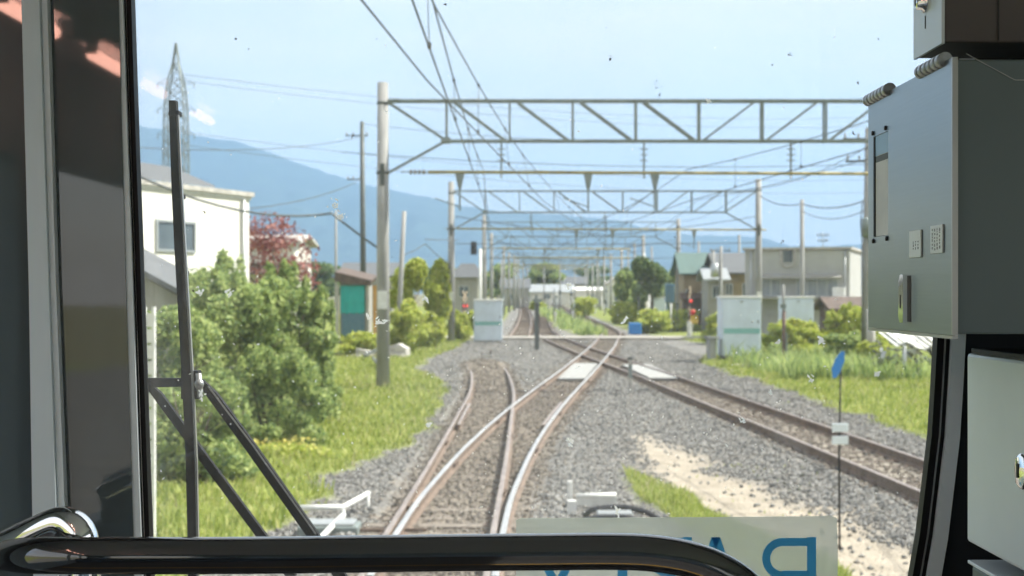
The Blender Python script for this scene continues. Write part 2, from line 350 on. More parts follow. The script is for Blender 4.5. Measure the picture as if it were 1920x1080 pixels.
# scattered ballast stones
def scatter_stones(name, material, n, dens, brown):
    Y = 12+(63)*RNG.random(n)**1.9; X = -3.2+11.2*RNG.random(n)
    h, g, s, rt = height(X, Y)
    isb = rt < .8+.25*RNG.random(n)
    keep = (g < .35) & (RNG.random(n) > s*.97) & (isb == brown)
    for T in (TA, TB, TC):
        d = dist_track(X, Y, T); keep &= ~((np.abs(d-.565) < .075))
    X, Y, h = X[keep], Y[keep], h[keep]; k = len(X)
    base = np.array([(1, 0, 0), (0, 1, 0), (-1, 0, 0), (0, -1, 0), (0, 0, 1), (0, 0, -1)], float)
    sz = (.016+.022*RNG.random(k))*(1+.012*(Y-12))
    P = base[None]*(.7+.6*RNG.random((k, 6, 1)))+.28*(RNG.random((k, 6, 3))-.5)
    ang = RNG.random(k)*6.28; tl = (RNG.random(k)-.5)*1.6
    ca, sa = np.cos(ang), np.sin(ang); ct, st = np.cos(tl), np.sin(tl)
    x, y, z = P[..., 0], P[..., 1], P[..., 2]*.8
    y2 = y*ct[:, None]-z*st[:, None]; z2 = y*st[:, None]+z*ct[:, None]
    x3 = x*ca[:, None]-y2*sa[:, None]; y3 = x*sa[:, None]+y2*ca[:, None]
    V = np.stack([x3*sz[:, None]+X[:, None], y3*sz[:, None]+Y[:, None], z2*sz[:, None]+(h+sz*.35)[:, None]], -1).reshape(-1, 3)
    tf = np.array([(0, 1, 4), (1, 2, 4), (2, 3, 4), (3, 0, 4), (1, 0, 5), (2, 1, 5), (3, 2, 5), (0, 3, 5)])
    Fc = (tf[None]+np.arange(k)[:, None, None]*6).reshape(-1, 3)
    return np_mesh(name, V, Fc, material)
tag(scatter_stones('ballast', M['stone'], 120000, 1, False), 'loose grey crushed stone ballast around the tracks', 'ballast', kind='stuff')
tag(scatter_stones('ballast_between_rails', M['stoneb'], 60000, 1, True), 'rust brown stained ballast stones lying between the rails', 'ballast', kind='stuff')

# tracks
RP = [(-.06, 0), (.06, 0), (.06, .012), (.010, .028), (.010, .108), (.034, .118), (.034, .146), (.027, .152), (-.027, .152), (-.034, .146), (-.034, .118), (-.010, .108), (-.010, .028), (-.06, .012)]
def rail_mesh(parent, T, off, head, z0=0.0, step=.5, y0=None, y1=None, zf=None):
    ys, xs = spline(T, step)
    if y0 is not None: k = (ys >= y0) & (ys <= y1); ys, xs = ys[k], xs[k]
    m = MB(); n = len(RP); tx = np.gradient(xs, ys); vs = []
    for x, y, t in zip(xs, ys, tx):
        L = math.hypot(1, t); nx, ny = 1/L, -t/L; zz = z0+(zf(y) if zf else 0)
        for a, b in RP: vs.append((x+nx*(off+a), y+ny*(off+a), zz+b))
    fs = []; 
    m.add(vs, [])
    for i in range(len(ys)-1):
        for k in range(n):
            m.f.append([i*n+k, i*n+(k+1) % n, (i+1)*n+(k+1) % n, (i+1)*n+k]); m.m.append(1 if 6 <= k <= 8 else 0); m.sm.append(False)
    m.f.append(list(range(n))[::-1]); m.m.append(0); m.sm.append(False)
    e = (len(ys)-1)*n; m.f.append([e+k for k in range(n)]); m.m.append(0); m.sm.append(False)
    return m.build('rail', [M['rust'], head], parent)
def sleepers(parent, T, mt, y0, y1, gap=.62, wide=1.05, top=.012, extra=None, most=98, drop=lambda y: 0):
    ys, xs = spline(T, .1); tx = np.gradient(xs, ys)
    y = y0; first = None; k = 0; rest = MB()
    while y < y1:
        x = np.interp(y, ys, xs); t = np.interp(y, ys, tx); e0, e1 = (extra(y) if extra else (-wide, wide))
        if k < most:
            if first is None or extra:
                m = MB(); m.box(e0, e1, -.11, .11, -.16, 0, ch=.012)
                for sgn in (-1, 1): m.box(sgn*.565-.15, sgn*.565+.15, -.07, .07, 0, .014, 1)
                for sgn in (-1, 1):
                    for q in (-.10, .10): m.lathe((sgn*.565+q, 0, .014), [(.018, 0), (.018, .03), (.001, .034)], 6, m=1)
                o = m.build('sleeper', [mt, M['rust']], parent); first = first or o
            else: o = first.copy(); COL.objects.link(o); o.parent = parent
            o.location = (x, y, top-drop(y)+random.uniform(-.012, .008)); o.rotation_euler = (0, 0, -math.atan(t)+random.uniform(-.012, .012))
        else: rest.box(x-wide, x+wide, y-.11, y+.11, -.1, top-.005)
        y += gap; k += 1
    if rest.v: tag(rest.build('sleepers_far_off', mt, parent), kind='stuff')
def fish(parent, T, off, y):
    ys, xs = spline(T, .5); x = np.interp(y, ys, xs); t = np.interp(y, ys, np.gradient(xs, ys))
    m = MB()
    for s_ in (-1, 1): m.box(off+s_*.03-.012, off+s_*.03+.012, -.25, .25, .035, .10)
    for q in (-.17, -.06, .06, .17): m.box(off-.055, off+.055, q-.014, q+.014, .055, .083)
    o = m.build('fishplate', M['rust'], parent); o.location = (x, y, 0); o.rotation_euler = (0, 0, -math.atan(t))
G2 = .566
tA = thing('railway_track', 'shiny track of the crossover curving away from the siding to join the main line', 'railway track')
for s_ in (-1, 1): rail_mesh(tA, TA, s_*G2, M['railhi'], .003)
sleepers(tA, TA, M['sleeperw'], 30, 72, .62, 1.1, .006)
for y in (20.5, 27.2, 38): fish(tA, TA, -G2, y); fish(tA, TA, G2, y+2)
zB = lambda y: 0.10*max(0, (y-37)/8)**1.3
tB = thing('railway_track', 'rusty siding track that ends buried in a heap of ballast', 'railway track')
for s_ in (-1, 1): rail_mesh(tB, TB, s_*G2, M['raillo'], 0, zf=zB)
sleepers(tB, TB, M['sleeper'], -8, 44, .60, 1.1, .022, extra=lambda y: (-1.1, 1.1+max(0, min(1.2, (y-13)*.075)) if y < 30 else 1.1), drop=lambda y: max(0, min(.045, (y-15)*.014)))
for y in (16.5, 23.5, 31): fish(tB, TB, -G2, y); fish(tB, TB, G2, y+1.2)
# guard rails beside the crossing of rails
for T, off, a, b in ((TB, -G2+.11, 26, 31), (TA, G2-.11, 26, 31.5)):
    o = rail_mesh(tB, T, off, M['raillo'], -.02, y0=a, y1=b); o.name = 'guard_rail'
tC = thing('railway_track', 'main line track with dark rails beside the green bank, running through the level crossing', 'railway track')
for s_ in (-1, 1): rail_mesh(tC, TC, s_*.60, M['raillo'])
sleepers(tC, TC, M['sleeperw'], 6, 340, .64, 1.1, .004, most=95)
tD = thing('railway_track', 'track bending away to the dark trees beyond the level crossing', 'railway track')
for s_ in (-1, 1): rail_mesh(tD, TD, s_*G2, M['raillo'])
sleepers(tD, TD, M['sleeperw'], 80, 330, .9, 1.1, .004, most=40)
tE = thing('railway_track', 'straight side track beyond the pale equipment cabinet and the crossing', 'railway track')
for s_ in (-1, 1): rail_mesh(tE, TE, s_*G2, M['raillo'], step=2)
sleepers(tE, TE, M['sleeperw'], 81, 400, .9, 1.1, .004, most=40)
# pale walkway boards between the rails
def board(px, label):
    P = [gnd(x, y, .05) for x, y in px]; m = MB(); m.prism(P, (0, 0, .06)); 
    return tag(m.build('walkway_board', M['conc']), label, 'walkway board', 'pale boards between the rails')
board([(1046, 713), (1076, 684), (1120, 684), (1096, 713)], 'pale concrete board between the crossover rails')
board([(1166, 686), (1216, 686), (1278, 712), (1218, 712)], 'pale concrete board between the rails of the main line')

# ------------------------------------------------------------------ grass
def blades(name, n, yr, xr, sel, hr, wr, material, label, power=1.5):
    Y = yr[0]+(yr[1]-yr[0])*RNG.random(n)**power; X = xr[0]+(xr[1]-xr[0])*RNG.random(n)
    h, g, s, rt = height(X, Y); k = sel(X, Y, g, rt); X, Y, h = X[k], Y[k], h[k]; k = len(X)
    cl = fbm(X, Y, 1.3, 21, 3); sc = 1+(Y-yr[0])*.018
    H = (hr[0]+(hr[1]-hr[0])*RNG.random(k))*(.35+1.3*cl); W = (wr[0]+(wr[1]-wr[0])*RNG.random(k))*sc
    a = RNG.random(k)*6.28; dx, dy = np.cos(a), np.sin(a); b = RNG.random(k)*6.28; ln = H*(.15+.7*RNG.random(k))
    z0 = h-.02
    P0 = np.stack([X-dx*W/2, Y-dy*W/2, z0], -1); P1 = np.stack([X+dx*W/2, Y+dy*W/2, z0], -1)
    mx_, my_ = X+np.cos(b)*ln*.35, Y+np.sin(b)*ln*.35
    P2 = np.stack([mx_+dx*W*.4, my_+dy*W*.4, z0+H*.62], -1); P3 = np.stack([mx_-dx*W*.4, my_-dy*W*.4, z0+H*.62], -1)
    P4 = np.stack([X+np.cos(b)*ln, Y+np.sin(b)*ln, z0+H], -1)
    V = np.stack([P0, P1, P2, P3, P4], 1).reshape(-1, 3); i = np.arange(k)*5
    Fc = np.concatenate([np.stack([i, i+1, i+2], 1), np.stack([i, i+2, i+3], 1), np.stack([i+3, i+2, i+4], 1)])
    o = np_mesh(name, V, Fc, material); return tag(o, label, 'grass', kind='stuff')
left = lambda X, Y, g, rt: (g > .5) & (X < 0) & (rt > 1.0)
right = lambda X, Y, g, rt: (g > .5) & (X > 6)
mid = lambda X, Y, g, rt: (g > .5) & (X > 1) & (X < 3.2) & (Y < 22)
blades('grass', 70000, (12, 75), (-8, -1), left, (.07, .20), (.012, .03), M['grassm'], 'bright green grass bank beside the siding track')
blades('grass', 62000, (16, 78), (6.8, 16), right, (.07, .20), (.014, .03), M['grassm'], 'sunlit yellow green grass bank beside the main line')
blades('dry_grass', 16000, (12, 70), (-8, 16), lambda X, Y, g, rt: (g > .25) & (rt > 1.05) & (fbm(X, Y, .8, 61, 3) > .5), (.08, .3), (.008, .018), M['dry'], 'straw coloured dry stalks mixed into the grass banks')
blades('grass', 26000, (12, 21), (1, 3.3), mid, (.05, .14), (.007, .015), M['grassm'], 'short green grass strip on the sandy patch between the tracks', 1)
blades('weeds', 9000, (40, 66), (8.2, 15), lambda X, Y, g, rt: (g > .5) & (fbm(X, Y, .5, 44, 3) > .42), (.2, .75), (.03, .06), M['leafC'], 'tall pale weeds along the top of the bank by the main line')
blades('weeds', 6000, (84, 250), (3.2, 6.3), lambda X, Y, g, rt: (g > .3) & (fbm(X, Y, .35, 91, 3) > .45), (.2, .8), (.04, .10), M['leafC'], 'yellowish weeds between the tracks beyond the crossing')
blades('weeds', 4500, (13, 45), (-3.6, 8), lambda X, Y, g, rt: (g < .5) & (fbm(X, Y, .6, 33, 3) > .62) & (rt > 1.15), (.03, .08), (.008, .02), M['grassm'], 'sparse low weeds sprouting from the grey ballast')

# ------------------------------------------------------------------ foliage
def leaf_cloud(blobs, n, size, name, material, parent, up=.35):
    """blobs: (x,y,z,rx,ry,rz) relative to parent"""
    B = np.array(blobs, float); vol = B[:, 3]*B[:, 4]*B[:, 5]; ix = RNG.choice(len(B), n, p=vol**.62/np.sum(vol**.62))
    d = RNG.normal(size=(n, 3)); d /= np.linalg.norm(d, axis=1)[:, None]
    rad = (.55+.5*RNG.random(n)**.6)
    # uneven surface
    bumpy = .82+.36*fbm(d[:, 0]*2+ix*3.1, d[:, 1]*2+d[:, 2]*2.3, 1.3, 41, 3)
    C = B[ix, :3]+d*B[ix, 3:]*(rad*bumpy)[:, None]
    C = C[C[:, 2] > .03]; k = len(C); d = d[:k]
    nrm = RNG.normal(size=(k, 3))+d*.9+np.array([0, 0, up]); nrm /= np.linalg.norm(nrm, axis=1)[:, None]
    t = np.cross(nrm, RNG.normal(size=(k, 3))); t /= np.linalg.norm(t, axis=1)[:, None]; b = np.cross(nrm, t)
    s = size*(.55+.9*RNG.random(k))[:, None]
    V = np.stack([C-t*s, C-b*s*.45+nrm*s*.1, C+t*s, C+b*s*.45+nrm*s*.1], 1).reshape(-1, 3)
    return np_mesh(name, V, np.arange(k*4).reshape(-1, 4), material, parent)
def shrub(name, label, cat, x, y, rx, ry, h, material, n, size, group=None, seed=0, z=0.0, stems=6, squat=.62):
    r_ = random.Random(seed); o = thing(name, label, cat, (x, y, z), 0, group)
    bl = [(0, 0, h*.38, rx*.6, ry*.6, h*.36)]
    for i in range(26):
        a = r_.uniform(0, 6.28); zz = r_.uniform(.12, .9)*h; sh = 1-.55*(zz/h)**2.2; q = r_.uniform(.45, .88)*sh
        k = r_.uniform(.14, .30); bl.append((math.cos(a)*rx*q, math.sin(a)*ry*q, zz, rx*k, ry*k, min(rx, h*.5)*k*r_.uniform(.7, 1.2)))
    for i in range(16):
        a = r_.uniform(0, 6.28); q = r_.uniform(.1, .75); zz = h*(1-.35*q*q)*r_.uniform(.90, 1.03)
        bl.append((math.cos(a)*rx*q, math.sin(a)*ry*q, zz, rx*.07, rx*.07, h*r_.uniform(.05, .11)))
    leaf_cloud(bl, n, size, 'foliage', material, o)
    m = MB()
    for i in range(stems):
        a = r_.uniform(0, 6.28); q = r_.uniform(.2, .7)
        m.tube([(math.cos(a)*.1, math.sin(a)*.1, -.15), (math.cos(a)*rx*q*.5, math.sin(a)*ry*q*.5, h*.45), (math.cos(a+.3)*rx*q, math.sin(a+.3)*ry*q, h*r_.uniform(.7, .98))], [.035, .02, .006], 5)
        b = r_.uniform(0, 6.28)
        m.tube([(math.cos(a)*rx*q*.5, math.sin(a)*ry*q*.5, h*.45), (math.cos(b)*rx*.8, math.sin(b)*ry*.8, h*r_.uniform(.5, .8))], [.018, .005], 5)
    m.build('stem', M['bark'], o); return o
def tree(label, x, y, r, h, material, n, size, group=None, seed=0, trunk=.3, ry=None):
    r_ = random.Random(seed); o = thing('tree', label, 'tree', (x, y, -.25), 0, group); ry = ry or r; bl = []
    for i in range(13):
        a = r_.uniform(0, 6.28); zz = r_.uniform(trunk+.08, .93); q = r_.uniform(.1, .68)*(1.15-zz*.6)
        k = r_.uniform(.26, .46); bl.append((math.cos(a)*r*q, math.sin(a)*ry*q, zz*h, r*k, ry*k, h*k*.32))
    leaf_cloud(bl, n, size, 'crown', material, o)
    m = MB(); m.tube([(0, 0, 0), (.05*r, 0, h*.4), (-.04*r, .03, h*.85)], [r*.09, r*.06, r*.015], 7)
    for i in range(7):
        a = r_.uniform(0, 6.28); z0 = r_.uniform(.3, .6)*h
        m.tube([(0, 0, z0), (math.cos(a)*r*.55, math.sin(a)*ry*.55, z0+h*.22)], [r*.035, r*.008], 5)
    m.build('trunk', M['bark'], o); return o
GB = 'leafy bushes crowding the bank by the siding'
shrub('bush', 'tall leafy bush nearest the turquoise tarp shed', 'bush', -4.8, 28, 1.2, 1.5, 3.3, M['leafC'], 24000, .062, GB, 1, z=-.1)
shrub('bush', 'dense bush with bright top growing in front of the white house corner', 'bush', -5.5, 26, 1.35, 1.5, 3.1, M['leafC'], 24000, .06, GB, 2, z=-.1)
shrub('bush', 'bush behind the upright wiper blade, next to the white fence panel', 'bush', -5.75, 22.5, 1.15, 1.3, 2.55, M['leafA'], 18000, .052, GB, 3, z=-.1)
shrub('bush', 'yellowish leafed bush reaching up against the white house wall', 'bush', -6.9, 31, 1.6, 1.2, 3.45, M['leafC'], 15000, .065, GB, 4, z=-.1)
shrub('bush', 'low dark bush behind the yellow flowers', 'bush', -4.2, 23.4, 1.2, .9, 1.75, M['leafA'], 13000, .045, GB, 5, z=-.1)
shrub('bush', 'slender bush at the track end of the thicket', 'bush', -4.3, 29.5, .62, 1.0, 2.8, M['leafC'], 12000, .058, GB, 6, z=-.1)
shrub('bush', 'dusty green bush low beside the white fence panel', 'bush', -4.45, 19.0, .85, .9, 1.6, M['leafA'], 9000, .05, GB, 7, z=-.1)
# flowers
fl = thing('flower_patch', 'small yellow wild flowers at the foot of the bushes', 'flowers', (-3.75, 21.3, 0))
leaf_cloud([(dx, dy, .28, .16, .2, .12) for dx, dy in ((-.5, 0), (-.25, .1), (.05, -.05), (.3, .12), (.5, 0), (-.95, .2))], 230, .03, 'petals', M['flower'], fl)
leaf_cloud([(0, 0, .12, .9, .35, .16)], 1200, .045, 'leaves', M['leafB'], fl)
GH = 'green growth between shed and cabinet'
tree('round green tree just behind the leaning pole', -5.15, 66, 1.25, 4.4, M['leafB'], 7000, .14, GH, 11, .12)
tree('round green tree next to the grey house gable', -3.9, 70, 1.15, 4.7, M['leafB'], 7000, .14, GH, 12, .12)
shrub('bush', 'yellow green bush at the foot of the leaning pole', 'bush', -4.6, 58, 1.0, 1.2, 2.1, M['leafB'], 6500, .10, GH, 13)
shrub('bush', 'yellow green bush between near mast and second mast', 'bush', -3.9, 63, .9, 1.2, 1.7, M['leafB'], 5000, .10, GH, 14)
shrub('bush', 'low overgrown bush around the broken concrete block', 'bush', -6.3, 56, 1.2, 1.0, 1.0, M['leafB'], 4500, .09, GH, 15)
shrub('bush', 'low bush by the foot of the second mast', 'bush', -3.0, 74, .8, .8, 1.6, M['leafB'], 3000, .1, GH, 16)
tree('dark red leaved tree in front of the second white house', -9.25, 52, 2.5, 5.7, M['leafR'], 2100, .10, None, 17, .45)
GR = 'bushes on the bank beside the main line'
shrub('bush', 'bright yellow green bush directly behind the dark marker post', 'bush', 11.3, 54, 1.7, 1.2, 1.55, M['leafB'], 9000, .09, GR, 21)
shrub('bush', 'large yellow green bush under the awning of the beige building', 'bush', 13.9, 54.5, 1.5, 1.5, 2.1, M['leafB'], 10000, .09, GR, 22)
shrub('bush', 'ragged low shrub spilling down the bank in front of the large yellow green bush', 'bush', 12.7, 50, 1.5, .9, 1.15, M['leafC'], 6000, .07, GR, 26)
shrub('bush', 'scruffy little shrub at the corner of the largest cabinet', 'bush', 10.1, 50.5, .7, .6, .8, M['leafC'], 2500, .06, GR, 27)
shrub('bush', 'low green bush between the two pale cabinets', 'bush', 9.9, 56, .8, 1, 1.2, M['leafB'], 4500, .08, GR, 23)
shrub('bush', 'bush beside the leaning grey pole', 'bush', 12.5, 46.5, .9, .9, 1.0, M['leafB'], 4500, .07, GR, 24)
shrub('bush', 'round bush behind the large cabinet, by the crossing lights', 'bush', 11.2, 70, 1.3, 1.2, 1.7, M['leafB'], 5500, .1, GR, 25)
GX = 'low growth beyond the level crossing'
for i, (x, y, rx, h, lb) in enumerate([(9.3, 88, 1.6, 1.5, 'low yellow green shrub just past the crossing road'), (11.5, 92, 1.8, 1.5, 'low shrub in front of the small far cabinet'), (9.5, 112, 1.6, 1.9, 'shrub under the dark trees past the crossing'), (8.2, 150, 2.0, 2.2, 'distant yellowish shrub beside the far track'), (-2.4, 96, .9, 1.4, 'small shrub behind the pale cabinet beyond the crossing'), (3.9, 205, 1.5, 1.5, 'small distant shrub between the far tracks')]):
    shrub('shrub', lb, 'shrub', x, y, rx, 1.6, h, M['leafB'], 3500, .14, GX, 30+i)
GT = 'dark trees past the level crossing'
for i, (x, y, r, h, lb, mt) in enumerate([(9.8, 116, 1.4, 4.6, 'small dark tree at the track side of the dark clump', 'leafA'), (11.7, 112, 2.0, 6.0, 'tall dark green tree behind the dark signal', 'leafD'), (13.2, 106, 1.6, 5.6, 'dark green tree against the green roofed house', 'leafA'), (10.9, 125, 1.5, 5.4, 'dark tree rearmost in the clump', 'leafD')]):
    tree(lb, x, y, r, h, M[mt], 7000, .17, GT, 50+i, .1)
GF = 'distant trees at the end of the line'
for i, (x, y, r, h, lb, mt) in enumerate([(-2.3, 300, 7, 10, 'distant green tree beside the vanishing tracks', 'leafA'), (8.5, 330, 8, 9.6, 'distant round green tree above the pale sheds', 'leafA'), (22, 360, 10, 10, 'distant spreading tree beyond the far masts', 'leafD'), (36, 340, 9, 9, 'distant tree behind the dark clump', 'leafA'), (-20, 330, 10, 9, 'distant tree behind the grey house', 'leafD'), (-42, 280, 11, 9.5, 'distant trees behind the turquoise tarp shed', 'leafD'), (60, 350, 12, 11, 'distant tree behind the beige building', 'leafD')]):
    tree(lb, x, y, r, h, M[mt], 6000, .5, GF, 60+i, .2)

# ------------------------------------------------------------------ catenary gantries
def gantry(label, Y, x0, x1, h0, h1, detail=True, beam=None, posts=(), seg=None, hang=()):
    W = x1-x0; g = thing('catenary_gantry', label, 'catenary gantry', (x0, Y, 0), 0, 'catenary gantries along the line')
    for x, hh in ((0, h0), (W, h1)):
        m = MB(); m.tube([(x, 0, -.4), (x, 0, hh)], [.192, .155], 14); 
        p_ = m.build('pole', M['conc'], g)
        m = MB(); m.tube([(x, 0, 6.02), (x, 0, 6.10)], .185, 14)
        m.tube([(x, 0, hh-.62), (x, 0, hh-.54)], .17, 14)
        if detail: m.box(x-.06, x+.06, -.20, -.14, 5.7, 6.3)
        m.build('clamp', M['steel_d'], p_)
        if detail:
            m = MB(); m.box(x-.13, x+.13, -.215, -.19, 2.25, 2.75); m.build('number_plate', M['whitep'], p_)
    zt, zb = 8.06, 6.94; k = seg or 8; a = W*.20/ (W/ (W))  # knee distance
    knee = 1.75 if W > 12 else 1.5
    m = MB(); t = .085 if detail else .075
    for dy in ((-.16, .16) if detail else (0,)):
        m.bar((.14, dy, zt), (W-.14, dy, zt), t, .06); m.bar((knee, dy, zb), (W-knee, dy, zb), t, .06)
        n = max(4, round((W-2*knee)/1.75)); xx = [knee+(W-2*knee)*i/n for i in range(n+1)]
        for i, x in enumerate(xx): m.bar((x+.03, dy, zb), (x+.03, dy, zt), .055)
        for i in range(n):
            if i < n/2-.01: m.bar((xx[i]+.25, dy, zt-.04), (xx[i+1]-.1, dy, zb+.02), .055)
            else: m.bar((xx[i]+.15, dy, zb+.02), (xx[i+1]-.2, dy, zt-.04), .055)
        m.bar((.14, dy, zt-.03), (knee, dy, zb+.03), .055); m.bar((W-.14, dy, zt-.03), (W-knee, dy, zb+.03), .055)
    if detail:
        for x in xx: m.bar((x, -.16, zt+.02), (x, .16, zt+.02), .04); m.bar((x, -.16, zb-.02), (x, .16, zb-.02), .04)
        m.box(knee-.12, knee+.14, -.2, .2, zb-.05, zb+.09)
    m.build('truss_beam', M['steel'], g)
    for xa, xb in ((.14, knee), (W-.14, W-knee)):
        m = MB(); m.bar((xa, 0, 6.05), (xb, 0, zb), .07); m.build('knee_brace', M['steel'], g)
    if beam:
        a, b = beam[0]-x0, beam[1]-x0
        m = MB(); m.tube([(a, 0, 6.08), (b, 0, 6.02)], .045, 8); o = m.build('insulated_crossbar', M['yel'], g)
        m = MB()
        for q in range(4): m.lathe((a-.12-q*.12, 0, 6.08), [(.02, -.05), (.07, -.02), (.075, .02), (.02, .05)], 10, axis=(1, 0, 0))
        m.tube([(a-.75, 0, 6.08), (a, 0, 6.08)], .015, 5); m.build('insulator', M['insul'], g)
        for hx in hang:
            m = MB(); m.bar((hx-x0, 0, zb), (hx-x0, 0, 5.9), .05)
            for q in range(3): m.bar((hx-x0-.12, 0, 6.72-q*.16), (hx-x0+.12, 0, 6.72-q*.16), .03)
            m.build('hanger', M['steel'], g)
        for hx in posts:
            x = hx-x0; m = MB(); m.prism([(x-.13, -.05, 6.03), (x+.13, -.05, 6.03), (x+.04, -.05, 5.6), (x-.04, -.05, 5.6)], (0, .1, 0)); m.bar((x, 0, 5.6), (x, 0, 5.0), .05)
            m.bar((x, 0, 5.1), (x-.7, 0, 5.35), .03); m.build('drop_arm', M['steel'], g)
    return g
gantry('nearest catenary gantry, concrete mast with a white number plate close to the siding', 37.3, -3.61, 14.0, 8.58, 8.58, True, (-2.35, 13), (-1.46, 2.13, 4.0), hang=(-.3, 3.69, 7.8))
gantry('second catenary gantry, its mast standing beside the left pale cabinet at the crossing', 70.3, -3.2, 13.0, 8.55, 8.7, True, (-2.9, 13.4), (3.4, 5.3, 9.6), hang=(1.0, 4.9))
gantry('third catenary gantry, just beyond the level crossing', 101, -2.1, 12.6, 8.6, 8.3, False, (-1.2, 9), (2.5, 6.5), hang=(3,))
gantry('fourth catenary gantry along the line', 127, -1.95, 12.5, 8.4, 8.2, False, (-1, 12), (3.5,))
gantry('fifth catenary gantry along the line', 163, -1.0, 13.4, 8.4, 8.2, False, (0, 12), (4,))
gantry('catenary gantry between the fifth and sixth, with a drooping crossbar', 182, -.4, 13.5, 8.2, 8.0, False, (1, 10), (5,))
gantry('catenary gantry just short of the far pale sheds', 222, 1.1, 14.2, 8.3, 8.1, False)
gantry('sixth catenary gantry, far down the line', 200, .3, 13.8, 8.4, 8.2, False)
gantry('seventh catenary gantry, very far down the line', 245, 2.0, 14.8, 8.4, 8.2, False)
gantry('last discernible catenary gantry where the line vanishes', 300, 3.5, 16.5, 8.4, 8.2, False)

# ------------------------------------------------------------------ overhead wires
def sagwire(m, a, b, sag, r, n=10):
    a, b = Vector(a), Vector(b)
    m.tube([a.lerp(b, i/n)-Vector((0, 0, 4*sag*(i/n)*(1-i/n))) for i in range(n+1)], r, 5, caps=False)
def contact(label, nodes, zc=5.25, zm=6.15, r=.011, upto=300):
    """nodes: (Y, x contact, x messenger)"""
    o = thing('overhead_wire', label, 'overhead wire', (0, 0, 0), 0, 'wires over the tracks')
    mc, mm = MB(), MB(); md = MB()
    for (ya, xa, ma), (yb, xb, mb_) in zip(nodes, nodes[1:]):
        n = max(2, int((yb-ya)/5)); sag = .45*min(1, ((yb-ya)/35)**2)
        mc.tube([(xa, ya, zc), (xb, yb, zc)], r, 5, caps=False); sagwire(mm, (ma, ya, zm), (mb_, yb, zm), sag, r, 8)
        if yb < 170:
            for i in range(1, n):
                t = i/n; zz = zm-4*sag*t*(1-t); x1 = xa+(xb-xa)*t; x2 = ma+(mb_-ma)*t; y = ya+(yb-ya)*t
                md.tube([(x1, y, zc), (x2, y, zz)], .005, 4); md.box(x1-.02, x1+.02, y-.03, y+.03, zc-.01, zc+.05); md.box(x2-.02, x2+.02, y-.03, y+.03, zz-.03, zz+.02)
    mc.build('contact_wire', M['wire'], o); mm.build('messenger_wire', M['wire'], o); md.build('dropper', M['wire'], o)
contact('contact and messenger wire straight over the siding track', [(-12, -.9, -.9), (8, -.88, -.9), (37.3, -.78, -.8), (70.3, -1.2, -1.1)])
contact('wires swinging across from the siding to follow the shiny crossover', [(-8, -2.6, -1.6), (16, -1.02, -.93), (37.3, .9, .65), (70.3, 4.95, 4.9), (101, 6.9, 6.9), (127, 7.2, 7.2), (163, 7.8, 7.8), (200, 8.4, 8.4), (245, 9, 9), (300, 10, 10)])
contact('wires over the dark railed main line, coming in from the steel panel side', [(2, 8.4, 8.4), (37.3, 4.9, 4.9), (70.3, 2.7, 2.7), (101, 2.4, 2.4), (127, 3.0, 3.0), (163, 3.8, 3.8), (200, 4.4, 4.4), (245, 5.2, 5.2), (300, 6, 6)])
contact('wires over the side track beyond the crossing', [(70.3, -.2, -.2), (101, .8, .8), (127, 1.2, 1.2), (163, 1.7, 1.7), (200, 2, 2), (245, 2.3, 2.3), (300, 2.6, 2.6)])
def wirething(label, segs, r=.014, group='service wires strung between poles'):
    m = MB()
    for a, b, s_ in segs: sagwire(m, a, b, s_, r)
    return tag(m.build('cable', M['wire']), label, 'cable', group)
pxw = lambda px, py, Y: tuple(at(px, py, Y))
wirething('feeder cable running above the gantries along the mast tops by the steel panel', [((9.5, 6, 8.9), (12.2, 37.3, 8.3), .6), ((12.2, 37.3, 8.3), (12.4, 70.3, 8.2), .7), ((12.4, 70.3, 8.2), (12.2, 101, 8.2), .6)])
wirething('upper feeder cable climbing toward the steel panel corner', [((14, 20, 7.8), (9.8, 70.3, 7.6), .5), ((9.8, 70.3, 7.6), (10, 101, 7.6), .4)])
wirething('thick sagging cable from the white house roof to the gantry bracket', [(pxw(235, 318, 30), pxw(622, 400, 37.3), .42), (pxw(622, 400, 37.3), pxw(716, 470, 37.3), .02)], .03)
wirething('thin cable from the tall dark pole to beyond the white house', [(pxw(230, 275, 44), pxw(672, 258, 76), .35)], .016)
wirething('thin lower cable between the tall dark pole and the white house', [(pxw(300, 395, 44), pxw(668, 342, 76), .5)], .02)
wirething('cable sagging between the second gantry and the grey pole by the steel panel', [(pxw(1423, 366, 70.3), pxw(1504, 382, 60), .25), (pxw(1504, 382, 60), pxw(1627, 374, 48), .25)], .025)
wirething('second cable hanging below between the thin pole and the grey pole', [(pxw(1504, 396, 60), pxw(1627, 392, 48), .35)], .018)
wirething('crosswise span wire just below the nearest gantry', [(pxw(640, 285, 44), pxw(1700, 305, 46), .3)], .012)
wirething('crosswise span wire from the tall dark pole behind the nearest mast', [(pxw(679, 232, 76), pxw(1640, 262, 55), .5)], .012)
for i, (y0, y1, lb) in enumerate([(138, 150, 'uppermost distant line from the pylon'), (150, 168, 'second distant line from the pylon'), (246, 268, 'third distant line from the pylon'), (270, 292, 'lowest distant line from the pylon')]):
    wirething(lb+', crossing the sky faintly', [(pxw(330, y0, 262), pxw(1800, y1+60, 420), 5)], .05, 'pylon lines')
wirething('black service cable from the leaning pole to the second mast', [(pxw(756, 478, 60), pxw(797, 457, 62), .05), (pxw(797, 457, 62), pxw(848, 500, 70), .05), (pxw(797, 449, 62), pxw(858, 450, 70), 0)], .02)

